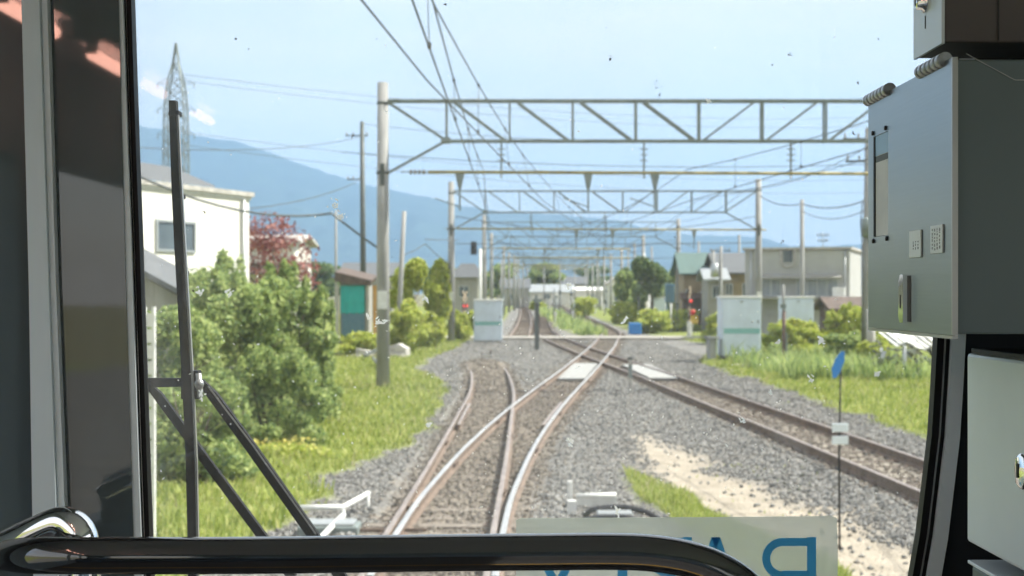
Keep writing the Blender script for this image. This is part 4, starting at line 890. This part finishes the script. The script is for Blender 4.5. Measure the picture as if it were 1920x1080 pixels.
# ------------------------------------------------------------------ mountains
def mount():
    rx = [(-900, 330), (-500, 290), (-100, 262), (100, 243), (262, 236), (300, 240), (380, 256), (440, 263), (500, 283), (560, 305), (640, 332), (720, 353), (800, 368), (870, 385), (950, 398), (1050, 401), (1150, 411), (1210, 426), (1300, 440), (1420, 442), (1480, 460), (1560, 461), (1610, 456), (1700, 470), (2000, 486), (2500, 500), (3200, 520)]
    Y0 = 8200.0; px = np.linspace(-900, 3200, 420); ry = np.interp(px, [p[0] for p in rx], [p[1] for p in rx])
    Xr = (px-CX)/F*Y0; Z = (HY-ry)/F*Y0
    rows = np.linspace(0, 1, 40); V = []
    for t in rows:
        y = 5200+t*3000
        prof = t**1.15
        n = (fbm(px*.02, np.full_like(px, t*6), 1, 55, 4)-.5)
        V.append(np.stack([Xr*(.86+.14*t), np.full_like(Xr, y)+n*120*(1-t), Z*prof*(1+n*.5*(1-t))+n*160*t*(1-t)*2.2+(fbm(px*.12, np.full_like(px, t*20), 1, 56, 3)-.5)*14*t-1], -1))
    V.append(np.stack([Xr*1.1, np.full_like(Xr, 10800), Z*0-1], -1))
    V = np.concatenate(V); nx = len(px); ny = len(rows)+1; i = (np.arange(ny-1)[:, None]*nx+np.arange(nx-1)[None]).ravel()
    return np_mesh('mountains', V, np.stack([i, i+1, i+1+nx, i+nx], 1), mat('forest_slope', (.035, .065, .05), .9, var=.4, vscale=.004, col2=(.018, .036, .03)), smooth=True)
tag(mount(), kind='structure')
# haze
hz = MB(); hz.box(-8900, 8900, -280, 11500, -1.5, 1150); hz.add([], [])
hm = bpy.data.materials.new('haze'); hm.use_nodes = True; t = hm.node_tree; t.nodes.clear()
o_ = t.nodes.new('ShaderNodeOutputMaterial'); pv = t.nodes.new('ShaderNodeVolumePrincipled'); t.links.new(pv.outputs[0], o_.inputs['Volume'])
pv.inputs['Color'].default_value = (.38, .64, 1.0, 1); pv.inputs['Density'].default_value = .00013; pv.inputs['Anisotropy'].default_value = 0
tag(hz.build('haze', hm), 'pale blue air between the tracks and the mountains', 'haze', kind='stuff')

# ================================================================== the train's cab
YW = 1.60                                       # inner face of the front wall
def pw(px, py, Y=YW): return at(px, py, Y)
cab = thing('cab_body', 'dark lined train cab front wall and shell around the windscreen', 'train cab')
# window outline, clockwise from top left, in photo units at the wall's depth
loop = [(243, -120), (246, -60), (248.5, 0), (253, 140), (258, 290), (264, 450), (269, 600), (274, 750), (279, 900), (283, 1010), (287, 1120), (300, 1190), (340, 1230), (420, 1250),
        (700, 1262), (1000, 1265), (1300, 1262), (1560, 1248), (1640, 1222), (1680, 1180), (1697, 1130), (1708, 1080), (1722, 1000), (1734, 900), (1744, 815), (1750, 720), (1755, 628), (1762, 450), (1767, 300), (1771, 140), (1774, 0), (1775, -60), (1774, -120),
        (1760, -170), (1700, -200), (1400, -215), (1000, -220), (600, -215), (320, -200), (260, -170)]
def offs(lp, d):
    n = len(lp); out = []; cx = sum(p[0] for p in lp)/n; 
    for i in range(n):
        a = Vector(lp[i-1]); b = Vector(lp[i]); c = Vector(lp[(i+1) % n]); t1 = (b-a).normalized(); t2 = (c-b).normalized()
        t = (t1+t2).normalized(); nn = Vector((t.y, -t.x))
        dd = d(b) if callable(d) else d
        if (b-Vector((1000, 520))).dot(nn) < 0: nn = -nn
        out.append(tuple(b+nn*dd))
    return out
gl1 = lambda b: 13 if b.x < 1000 else 24
gl2 = lambda b: 35 if b.x < 1000 else 50
L0 = loop; L1 = offs(loop, gl1); L2 = offs(loop, gl2)
def ring(m, A, B, yf, yb, mi=0):
    n = len(A); vs = [pw(*p, Y=YW) for p in A]+[pw(*p, Y=YW) for p in B]
    F_ = [Vector((v.x, yf, v.z)) for v in vs]; B2 = [Vector((v.x, yb, v.z)) for v in vs]
    fs = []
    for i in range(n):
        j = (i+1) % n; fs += [(i, j, n+j, n+i), (2*n+i, 3*n+i, 3*n+j, 2*n+j), (i, 2*n+i, 2*n+j, j), (n+i, n+j, 3*n+j, 3*n+i)]
    m.add(F_+B2, fs, mi)
n = len(L2); OUT = []
for p in L2:
    d = Vector(p)-Vector((1000, 520)); sc2 = min(2300/abs(d.x) if d.x else 9e9, 2100/abs(d.y) if d.y else 9e9); OUT.append((1000+d.x*sc2, 520+d.y*sc2))
m = MB(); ring(m, L2, OUT, YW, YW+.07); m.build('front_wall', M['wallc'], cab)
m = MB(); ring(m, L1, L2, YW-.012, YW+.016); m.build('window_surround', M['trim'], cab)
m = MB(); ring(m, L0, offs(loop, lambda b: gl1(b)-.3), YW-.006, YW+.012)
m.build('rubber_gasket', M['rubber'], cab)
m = MB(); Lm = offs(loop, lambda b: 9 if b.x < 1000 else 13); Lm2 = offs(loop, lambda b: 9.1 if b.x < 1000 else 15); ring(m, Lm, Lm2, YW-.009, YW+.01); m.build('gasket_bead', M['silver'], cab)
# shell
m = MB()
m.box(-1.42, 1.42, -4, YW+.07, 1.12, 1.2); m.build('floor', M['cabf'], cab)
m = MB(); m.box(-1.42, 1.42, -4, YW+.07, 3.40, 3.48); m.build('ceiling', mat('ceiling_paint', (.80, .88, .93), .7), cab)
for s_ in (-1, 1):
    m = MB(); x0, x1 = sorted((s_*1.36, s_*1.42)); m.box(x0, x1, -4, YW, 1.2, 1.95); m.box(x0, x1, -4, YW, 3.08, 3.4)
    for y0, y1 in ((-4, -3.8), (-2.3, -2.15), (-.7, -.5), (1.1, YW)): m.box(x0, x1, y0, y1, 1.95, 3.08)
    m.build('side_wall', M['cabin'], cab)
m = MB(); m.box(-1.36, 1.36, -4.06, -4, 1.2, 3.4); m.build('rear_wall', M['cabin'], cab)
m = MB(); m.box(-1.36, -.75, -3.9, -1.2, 1.2, 1.65, ch=.04); m.box(-1.36, -1.2, -3.9, -1.2, 1.65, 2.1, ch=.04)
tag(m.build('bench_seat', mat('seat_cloth', (.10, .16, .22), .9, var=.3, vscale=20)), 'blue cloth bench seat behind the viewer inside the train', 'bench')
# windscreen
def glassmat():
    m = bpy.data.materials.new('windscreen_glass'); m.use_nodes = True; t = m.node_tree; t.nodes.clear(); L = t.links.new
    out = t.nodes.new('ShaderNodeOutputMaterial'); tr = t.nodes.new('ShaderNodeBsdfTransparent'); tr.inputs[0].default_value = (.95, .975, .97, 1)
    gl = t.nodes.new('ShaderNodeBsdfGlossy'); gl.inputs['Roughness'].default_value = .01; fr = t.nodes.new('ShaderNodeFresnel'); fr.inputs[0].default_value = 1.45
    mx1 = t.nodes.new('ShaderNodeMixShader'); L(fr.outputs[0], mx1.inputs[0]); L(tr.outputs[0], mx1.inputs[1]); L(gl.outputs[0], mx1.inputs[2])
    df = t.nodes.new('ShaderNodeBsdfDiffuse'); df.inputs[0].default_value = (.85, .87, .86, 1)
    tl = t.nodes.new('ShaderNodeBsdfTranslucent'); tl.inputs[0].default_value = (.9, .92, .90, 1)
    ad = t.nodes.new('ShaderNodeMixShader'); ad.inputs[0].default_value = .75; L(df.outputs[0], ad.inputs[1]); L(tl.outputs[0], ad.inputs[2])
    tcn = t.nodes.new('ShaderNodeTexCoord')
    n1 = t.nodes.new('ShaderNodeTexNoise'); n1.inputs['Scale'].default_value = 3.5; n1.inputs['Detail'].default_value = 5; L(tcn.outputs['Object'], n1.inputs['Vector'])
    r1 = t.nodes.new('ShaderNodeMapRange'); r1.inputs[1].default_value = .4; r1.inputs[2].default_value = .8; r1.inputs[3].default_value = .035; r1.inputs[4].default_value = .12; L(n1.outputs['Fac'], r1.inputs[0])
    # a dustier strip outside the wiper's sweep, towards one edge
    sx = t.nodes.new('ShaderNodeSeparateXYZ'); L(tcn.outputs['Object'], sx.inputs[0])
    r2 = t.nodes.new('ShaderNodeMapRange'); r2.inputs[1].default_value = -.38; r2.inputs[2].default_value = -.44; r2.inputs[3].default_value = 0; r2.inputs[4].default_value = .17; L(sx.outputs['X'], r2.inputs[0])
    n2 = t.nodes.new('ShaderNodeTexNoise'); n2.inputs['Scale'].default_value = 22; n2.inputs['Detail'].default_value = 4; L(tcn.outputs['Object'], n2.inputs['Vector'])
    mu = t.nodes.new('ShaderNodeMath'); mu.operation = 'MULTIPLY'; L(r2.outputs[0], mu.inputs[0]); L(n2.outputs['Fac'], mu.inputs[1])
    sm = t.nodes.new('ShaderNodeMath'); L(r1.outputs[0], sm.inputs[0]); L(mu.outputs[0], sm.inputs[1])
    mx2 = t.nodes.new('ShaderNodeMixShader'); L(sm.outputs[0], mx2.inputs[0]); L(mx1.outputs[0], mx2.inputs[1]); L(ad.outputs[0], mx2.inputs[2]); L(mx2.outputs[0], out.inputs[0])
    return m
ws = MB(); Lg = offs(loop, 6); ws.add([Vector((pw(*p).x, YW+.008, pw(*p).z)) for p in Lg], [tuple(range(len(Lg)))])
wso = tag(ws.build('windscreen', glassmat()), 'large dusty windscreen pane with dried insect marks, looking out on the tracks', 'windscreen')
def splats(name, material, big, nsm, seed, smin, smax, bs=1):
    rr = random.Random(seed); m = MB(); Y = YW+.0068
    def blob(px, py, s, el=1, an=0):
        Y = YW+.0068-rr.uniform(0, .0016)
        n = rr.choice([5, 6, 7]); P = []
        for k in range(n):
            a_ = 6.283*k/n; r_ = s*rr.uniform(.5, 1.25) if k else s; x = math.cos(a_)*r_*el; y = math.sin(a_)*r_
            P.append(at(px+x*math.cos(an)-y*math.sin(an), py+x*math.sin(an)+y*math.cos(an), Y))
        if bs > 2: m.add(P, [list(range(n))])
        else: m.prism(P, (0, -.0004, 0))
    for px, py, s in big:
        for k in range(int(4+s*.6)):
            a_ = rr.uniform(0, 6.28); q = s*rr.random()**1.2
            blob(px+math.cos(a_)*q, py+math.sin(a_)*q, rr.uniform(.35, 1.1)*bs, rr.uniform(1, 3.2), rr.uniform(0, 6.28))
    for k in range(nsm):
        px = rr.uniform(290, 1700); py = rr.uniform(5, 1000) if rr.random() < .3 else rr.uniform(560, 1000)
        blob(px, py, rr.uniform(smin, smax), rr.uniform(1, 2.6), rr.uniform(0, 3.14))
    return tag(m.build(name, material, wso), kind='stuff')
splats('white_specks', leafmat('dried_insect', [(.93, .93, .9), (.97, .97, .95)], .9), [(715, 605, 16), (374, 548, 14), (430, 552, 10), (627, 385, 16), (640, 405, 10), (1070, 826, 9), (1391, 790, 6), (1521, 712, 9), (1156, 962, 10), (1540, 640, 8), (1064, 534, 7), (1172, 600, 6), (805, 798, 4), (690, 595, 6), (800, 560, 5), (1330, 190, 4), (1460, 640, 5), (1445, 735, 5), (378, 740, 10), (1645, 700, 5)], 300, 2, .7, 1.5, 2.5)
splats('dark_specks', mat('dried_fly', (.10, .09, .08), .8), [(1232, 158, 13), (1236, 178, 6), (1143, 112, 8), (1482, 104, 5), (1600, 250, 4), (384, 398, 5), (362, 545, 2), (466, 92, 2), (836, 8, 3), (442, 72, 2), (1447, 122, 3), (1465, 455, 6), (660, 255, 4), (1608, 155, 3)], 60, 3, .5, 1.1, 1.05)
# reversed sticker on the glass
st = thing('window_sticker', 'translucent grey sheet with reversed blue lettering stuck low on the windscreen', 'sticker', (0, YW+.004, 0))
stm = mat('sticker_film', (.62, .66, .61), .6); tt = stm.node_tree; pp = tt.nodes['Principled BSDF']; tl = tt.nodes.new('ShaderNodeBsdfTranslucent'); tl.inputs[0].default_value = (.80, .83, .76, 1)
tp = tt.nodes.new('ShaderNodeBsdfTransparent'); m3 = tt.nodes.new('ShaderNodeMixShader'); m3.inputs[0].default_value = .38; mxx = tt.nodes.new('ShaderNodeMixShader'); mxx.inputs[0].default_value = .62; tt.links.new(pp.outputs[0], mxx.inputs[1]); tt.links.new(tl.outputs[0], mxx.inputs[2]); tt.links.new(mxx.outputs[0], m3.inputs[1]); tt.links.new(tp.outputs[0], m3.inputs[2]); tt.links.new(m3.outputs[0], tt.nodes['Material Output'].inputs[0])
Ys = YW+.004
def spz(px, py, dy=0): p = at(px, py, Ys); return Vector((p.x, dy, p.z))
m = MB(); m.prism([spz(968, 975), spz(975, 972), spz(1560, 968), spz(1569, 971), spz(1571, 1040), spz(1569, 1170), spz(968, 1170)], (0, .0012, 0)); m.build('film', stm, st)
stb = mat('sticker_blue', (.14, .42, .56), .6); tt = stb.node_tree; tl = tt.nodes.new('ShaderNodeBsdfTranslucent'); tl.inputs[0].default_value = (.28, .62, .86, 1); mxx = tt.nodes.new('ShaderNodeMixShader'); mxx.inputs[0].default_value = .85
tt.links.new(tt.nodes['Principled BSDF'].outputs[0], mxx.inputs[1]); tt.links.new(tl.outputs[0], mxx.inputs[2]); tt.links.new(mxx.outputs[0], tt.nodes['Material Output'].inputs[0])
def letter(polys):
    m = MB()
    for i, P in enumerate(polys): m.prism([spz(x, y, -.0004-.0003*i) for x, y in P], (0, -.0004, 0))
    return m.build('letter', stb, st)
arc_o = [(1480, 1007)]+[(1480-52*math.sin(a_), 1059-52*math.cos(a_)) for a_ in [math.pi*k/16*.5 for k in range(1, 9)]]
def arc(cx, cy_, r_, a0, a1, n=12): return [(cx+r_*math.cos(a0+(a1-a0)*k/n), cy_+r_*math.sin(a0+(a1-a0)*k/n)) for k in range(n+1)]
Pp = [(1530, 1007)]+arc(1465, 1049, 42, -math.pi/2, -math.pi*1.5)[0:]; 
ob = arc(1466, 1046.5, 38, -math.pi/2, -math.pi*1.5, 16); ib = arc(1466, 1046.5, 23, -math.pi/2, -math.pi*1.5, 16)
bowl = [(1530, 1008.5)]+ob+[(1530, 1084.5), (1530, 1069.5)]+ib[::-1]+[(1530, 1023.5)]
letter([bowl[:0] or [(1513, 1007), (1530, 1007), (1530, 1140), (1513, 1140)], [(1466, 1008.5), (1513, 1008.5), (1513, 1023.5), (1466, 1023.5)], [(1466, 1069.5), (1513, 1069.5), (1513, 1084.5), (1466, 1084.5)]]+[[ob[k], ob[k+1], ib[k+1], ib[k]] for k in range(16)])
letter([[(1334, 1007), (1350, 1007), (1306, 1140), (1290, 1140)], [(1334, 1007), (1350, 1007), (1396, 1140), (1380, 1140)], [(1315, 1100), (1372, 1100), (1376, 1112), (1311, 1112)]])
letter([[(1280, 1007), (1297, 1007), (1297, 1140), (1280, 1140)], [(1240, 1064), (1280, 1064), (1280, 1079), (1240, 1079)], [(1240, 1008), (1280, 1008), (1280, 1023), (1240, 1023)], [(1226, 1015), (1240, 1008), (1240, 1079), (1226, 1072)], [(1250, 1079), (1266, 1079), (1236, 1140), (1220, 1140)]])
letter([[(1158, 1007), (1176, 1007), (1176, 1140), (1158, 1140)], [(1125, 1007), (1158, 1007), (1158, 1022), (1125, 1022)], [(1176, 1007), (1209, 1007), (1209, 1022), (1176, 1022)]])
letter([[(985, 1007), (1002, 1007), (1060, 1110), (1043, 1110)], [(1085, 1007), (1102, 1007), (1060, 1085), (1043, 1085)]])
# wiper outside the pane
wp = thing('windscreen_wiper', 'black wiper with upright blade and two slanting arms outside the windscreen', 'wiper', (0, 0, 0)); YO = 1.70
def strip(m, pts, wpx, Y, th, mi=0):
    A_ = [at(x-wpx[i]/2, y, Y) for i, (x, y) in enumerate(pts)]; B_ = [at(x+wpx[i]/2, y, Y) for i, (x, y) in enumerate(pts)]
    for i in range(len(pts)-1): m.prism([A_[i], B_[i], B_[i+1], A_[i+1]], (0, th, 0), mi)
m = MB(); strip(m, [(323, 188), (328, 330), (335, 460), (343, 600), (350, 720), (357, 860), (360, 1012), (362, 1200)], [13, 15, 17, 17, 17, 18, 17, 17], YO, .012); m.build('blade_holder', M['blacks'], wp)
m = MB(); strip(m, [(333, 215), (338, 330), (346, 460), (354, 600), (361, 720), (367, 860), (370, 1012), (371, 1200)], [3, 3.5, 3.5, 3.5, 4, 4, 4, 4], YO-.004, .006); m.build('rubber_edge', M['silver'], wp)
m = MB()
for x, y in ((325, 213), (327, 212), (334, 368), (339, 505), (341, 512)): m.box(at(x-8, y, YO).x, at(x+9, y, YO).x, YO-.003, YO+.014, at(x, y+4, YO).z, at(x, y-4, YO).z)
m.box(at(340, 0, YO).x, at(372, 0, YO).x, YO-.002, YO+.016, at(0, 748, YO).z, at(0, 695, YO).z); m.build('clip', M['blacks'], wp)
m = MB(); m.tube([at(372, 700, YO-.004), at(376, 745, YO-.004)], .004, 8); m.lathe(at(374, 720, YO-.006), [(.006, 0), (.006, .004), (.001, .005)], 12, axis=(0, -1, 0)); m.build('pivot_pin', M['silver'], wp)
m = MB(); strip(m, [(372, 712), (395, 738), (470, 840), (585, 1003), (640, 1085)], [14, 23, 24, 24, 24], YO+.018, .010); m.build('arm', M['blacks'], wp)
m = MB(); strip(m, [(390, 725), (473, 834), (592, 1002)], [3, 3, 3], YO+.016, .003); m.build('arm_edge', M['silver'], wp)
m = MB(); strip(m, [(276, 722), (292, 738), (385, 865), (490, 1006), (545, 1080)], [16, 20, 20, 20, 20], YO+.030, .010); m.build('arm', M['blacks'], wp)
m = MB(); m.prism([at(270, 709, YO+.02), at(345, 709, YO+.02), at(345, 725, YO+.02), at(270, 727, YO+.02)], (0, .008, 0)); m.build('link', M['blacks'], wp)
# posts and dark glass beside the windscreen
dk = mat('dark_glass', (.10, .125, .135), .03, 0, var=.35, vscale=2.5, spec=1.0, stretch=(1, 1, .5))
pt = thing('partition_window', 'dark reflective partition glass with pale upright frames beside the windscreen', 'partition')
def slab(name, material, P, Y, th): m = MB(); m.prism([at(x, y, Y) for x, y in P], (0, th, 0)); return m.build(name, material, pt)
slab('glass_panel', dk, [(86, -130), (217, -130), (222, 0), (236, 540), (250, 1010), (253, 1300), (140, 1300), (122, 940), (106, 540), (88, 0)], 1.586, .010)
slab('slim_frame', M['trim'], [(75, -130), (87.5, -130), (88.5, 0), (105, 540), (121, 940), (135, 1300), (122, 1300), (108, 940), (94.5, 540), (77, 0)], 1.575, .02)
slab('seal', M['rubber'], [(70, -130), (75, -130), (77, 0), (94.5, 540), (108, 940), (122, 1300), (117, 1300), (104.5, 940), (91, 540), (73, 0)], 1.580, .015)
slab('wide_frame', mat('grey_frame', (.80, .91, .98), .45, 0), [(38, -130), (70, -130), (73, 0), (91, 540), (104.5, 940), (117, 1300), (66, 1300), (60, 940), (54, 540), (40, 0)], 1.570, .02)
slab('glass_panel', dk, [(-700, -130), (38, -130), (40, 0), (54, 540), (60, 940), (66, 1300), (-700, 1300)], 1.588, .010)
# ceiling lamps
lm = emis('lamp_tube', (1.0, .50, .38), 5)
for i, (a_, b_) in enumerate([(.10, .41), (-.42, -.18), (-.81, -.56), (-1.45, -1.2)]):
    o = thing('ceiling_lamp', ['frontmost', 'second', 'third', 'rearmost'][i]+' warm ceiling lamp tube inside the train, seen mirrored in the dark glass', 'lamp', (-1.055, (a_+b_)/2, 3.30), 0, 'ceiling lamps')
    L_ = abs(b_-a_)/2; m = MB(); m.tube([(0, -L_, 0), (0, L_, 0)], .016, 10); m.build('tube', lm, o)
    m = MB(); m.box(-.04, .04, -L_-.03, L_+.03, .03, .10); m.box(-.012, .012, -L_-.01, -L_+.01, 0, .03); m.box(-.012, .012, L_-.01, L_+.01, 0, .03); m.build('fitting', M['trim'], o)
# equipment boxes at the right
XP = .405
eb = thing('equipment_box', 'large brushed steel equipment box with slot window, two label plates and a chrome lock', 'equipment box')
zT, zB_ = 2.916, 2.661
m = MB(); m.box(XP+.004, 1.35, 1.228, 1.505, zB_+.001, zT-.001, ch=.002); m.build('body', M['sstd'], eb)
def ypx(px): return XP*F/(px-CX)
def zpx(py, px): return EYE+(HY-py)/F*ypx(px)
m = MB(); m.bar(at(1812, 101, 1.2265), at(1903, 150, 1.2265), .0006); m.bar(at(1903, 150, 1.2265), at(2000, 150, 1.2265), .0006); m.build('seam', M['silver'], eb)
# side plate with slot hole
y0, y1 = 1.224, 1.51; sa, sb = ypx(1668), ypx(1641); s0, s1 = 2.762, 2.874
m = MB()
for a_, b_, c_, d_ in ((y0, y1, s1, zT), (y0, y1, zB_, s0), (y0, sa, s0, s1), (sb, y1, s0, s1)): m.box(XP-.0015, XP+.0035, a_, b_, c_, d_)
m.build('door_plate', M['sst'], eb)
m = MB(); m.box(XP-.0018, XP+.0035, y0-.003, y0-.0002, zB_, zT); m.box(XP-.0018, XP+.0035, y0-.003, y1, zB_-.0035, zB_-.0004); m.build('folded_edge', M['silver'], eb)
m = MB(); m.box(XP-.0008, XP+.0039, sa+.0005, sb-.0005, s0+.0005, s1-.0005); m.build('slot_view_panel', M['whitep'], eb)  # added panel painted with the outdoor view that the slot opens onto
m = MB(); m.box(XP-.0011, XP+.0036, sa+.0006, sb-.0006, s0+(s1-s0)*.80, s1-.0006); m.build('slot_view_band', mat('slot_view_blue', (.35, .55, .75), .5), eb)  # sky seen through the slot, painted on the panel
m = MB(); m.box(XP-.0011, XP+.0036, sa+.0006, sb-.0006, s0+(s1-s0)*.735, s0+(s1-s0)*.795); m.build('slot_view_band', M['steel_d'], eb)  # dark eave outside the slot, painted on likewise
m = MB(); m.box(XP-.0022, XP+.0034, sb-.005, sb-.0003, s0+.0006, s1-.0006); m.build('slot_edge', M['rubber'], eb)
for px, py in ((1640, 250), (1664, 240), (1641, 452), (1666, 447)):
    Y = ypx(px); m = MB(); m.lathe((XP-.0015, Y, zpx(py, px)), [(.0026, 0), (.0026, .0018), (.0005, .002)], 10, axis=(-1, 0, 0)); m.build('screw', M['black'], eb)
def plate(p0, p1, t, b, nr):
    ya, yb = ypx(p1), ypx(p0); za, zb2 = zpx(b, (p0+p1)/2), zpx(t, (p0+p1)/2); m = MB(); m.box(XP-.0032, XP-.0016, ya, yb, za, zb2, ch=.0005); o = m.build('label_plate', M['plate'], eb)
    m = MB(); rr = random.Random(nr)
    for i in range(3 if nr == 1 else 4):
        yy = ya+(yb-ya)*(.2+.6*i/(3.0)); z = zb2-(zb2-za)*(.12 if nr > 1 else .4)
        while z > za+(zb2-za)*(.15 if nr > 1 else .3):
            hh = rr.uniform(.0012, .0028); m.box(XP-.0034, XP-.0033, yy-.0011*rr.uniform(.4, 1.6), yy+.0011, z-hh, z); z -= hh+rr.uniform(.0006, .002)
    m.build('writing', M['ink'], o)
plate(1710, 1732, 432, 483, 1); plate(1750, 1773, 422, 475, 2)
# lock
ya, yb = ypx(1716), ypx(1692); yc = (ya+yb)/2; zc = zpx(560, 1704); m = MB()
prof = [(-.009, -.020), (-.005, -.0245), (.007, -.0245), (.007, .0245), (-.004, .0245), (-.009, .018)]
m.prism([(XP-.008, yc-q_[0], zc+q_[1]) for q_ in prof], (.0064, 0, 0)); lk = m.build('lock_handle', M['chrome'], eb)
m = MB(); m.box(XP-.0018, XP-.0004, yc-.0135, yc-.0072, zc-.0235, zc+.0235); m.build('lock_recess', M['black'], lk)
m = MB(); m.box(XP-.0085, XP-.0081, yc+.0012, yc+.0028, zc-.010, zc+.004); m.build('keyhole', M['black'], lk)
for ya, yb in ((1.243, 1.318), (1.425, 1.512)):
    m = MB(); y = ya
    while y < yb-.001: m.tube([(XP-.001, y, zT+.002), (XP-.001, min(yb, y+.0125), zT+.002)], .0068, 14); y += .0133
    m.build('hinge', M['hinge'], eb)
ub = thing('overhead_box', 'dark brown enamelled control box with a key switch above the steel equipment box', 'control box')
m = MB(); m.box(.422, 1.35, 1.30, 1.389, 2.944, 3.35, ch=.002); m.build('body', M['umber'], ub)
m = MB(); m.box(.4185, .4216, 1.299, 1.39, 2.943, 3.35); m.build('side_plate', M['sstm'], ub)
m = MB(); m.box(.4735, .4745, 1.2985, 1.2998, 2.946, 3.35); m.build('seam', M['black'], ub)
cz = EYE+(HY-6)/F*1.355
m = MB(); m.lathe((.4185, 1.350, cz), [(.011, 0), (.011, .002), (.008, .004), (.0075, .009), (.001, .010)], 20, axis=(-1, 0, 0)); kk = m.build('key_switch', M['chrome'], ub)
m = MB(); m.box(.4080, .4084, 1.349, 1.352, cz-.004, cz+.005); m.build('keyhole', M['black'], kk)
m = MB(); m.box(.4178, .4184, 1.3485, 1.3500, cz-.027, cz-.014); m.build('engraved_mark', M['black'], ub)
lb = thing('lower_box', 'pale matt steel box with rounded corner and lock, lower against the window pillar', 'equipment box')
m = MB(); m.box(.5, 1.35, .95, 1.467, 2.4266, 2.634, ch=.004); m.build('body', M['sstm'], lb)
m = MB(); m.box(.4992, 1.36, .94, 1.45, 2.6342, 2.640, ch=.001); m.build('top_cover', M['wallc'], lb)
m = MB(); m.lathe((.4998, 1.305, 2.525), [(.018, 0), (.018, .002), (.014, .004), (.001, .005)], 24, axis=(-1, 0, 0)); kk = m.build('lock', M['chrome'], lb); kk.scale = (1, 1, 1)
m = MB(); m.box(.4940, .4948, 1.303, 1.307, 2.519, 2.533); m.build('keyhole', M['black'], kk)
lb2 = thing('console_box', 'grey console box top below the pale lock box', 'console')
m = MB(); m.box(.503, 1.35, .9, 1.46, 1.9, 2.403, ch=.004); m.build('body', M['sstd'], lb2)
m = MB(); m.box(.500, 1.352, .9, 1.464, 2.4032, 2.407, ch=.001); m.build('top_plate', M['sstm'], lb2)
# handrail
def smooth(P, k=4):
    P = [Vector(p) for p in P]; out = []
    for i in range(len(P)-1):
        p0, p1, p2, p3 = P[max(i-1, 0)], P[i], P[i+1], P[min(i+2, len(P)-1)]
        for j in range(k):
            t = j/k; out.append(.5*((2*p1)+(p2-p0)*t+(2*p0-5*p1+4*p2-p3)*t*t+(3*p1-p0-3*p2+p3)*t**3))
    return out+[P[-1]]
hr = thing('handrail', 'glossy chrome handrail bent down at its end, in front of the windscreen', 'handrail')
m = MB(); YH = 1.10
path = [at(-60, 1120, 1.35), at(-30, 1068, 1.27), at(12, 1046, 1.18), at(60, 1042, 1.12), at(130, 1042, YH), at(240, 1042, YH), at(500, 1041, YH), at(800, 1037, YH), at(1000, 1035, YH), at(1150, 1034, YH), at(1230, 1038, YH), at(1300, 1051, YH), at(1360, 1076, YH), at(1405, 1112, YH), at(1430, 1160, YH), at(1440, 1230, YH), at(1440, 1900, YH)]
m.tube(smooth(path, 6), .0152, 32); m.build('rail_tube', mat('chrome_dark_mirrored', (.012, .012, .013), .05, 0, spec=1, coat=1), hr)  # dark surroundings mirrored by the chrome are put into a near-black colour
m = MB(); m.box(-1.2, 1.2, .55, .66, 1.2, 1.204); tag(m.build('reflected_stripe', mat('yellow_reflected_stripe', (.8, .45, .04), .5)), 'yellow stripe added on the unseen cab floor to mirror in the handrail', 'added stripe')  # unseen stripe added for an orange glint along the underside of the handrail
hb = thing('rail_bracket', 'chrome elbow of a second rail rising behind the handrail end', 'handrail')
m = MB(); m.tube(smooth([at(-70, 1062, 1.36), at(10, 1024, 1.34), at(70, 996, 1.32), at(118, 979, 1.31), at(148, 996, 1.30), at(158, 1040, 1.30), at(159, 1120, 1.30), at(159, 1900, 1.3)], 6), .0155, 28); m.build('elbow', M['chrome'], hb)
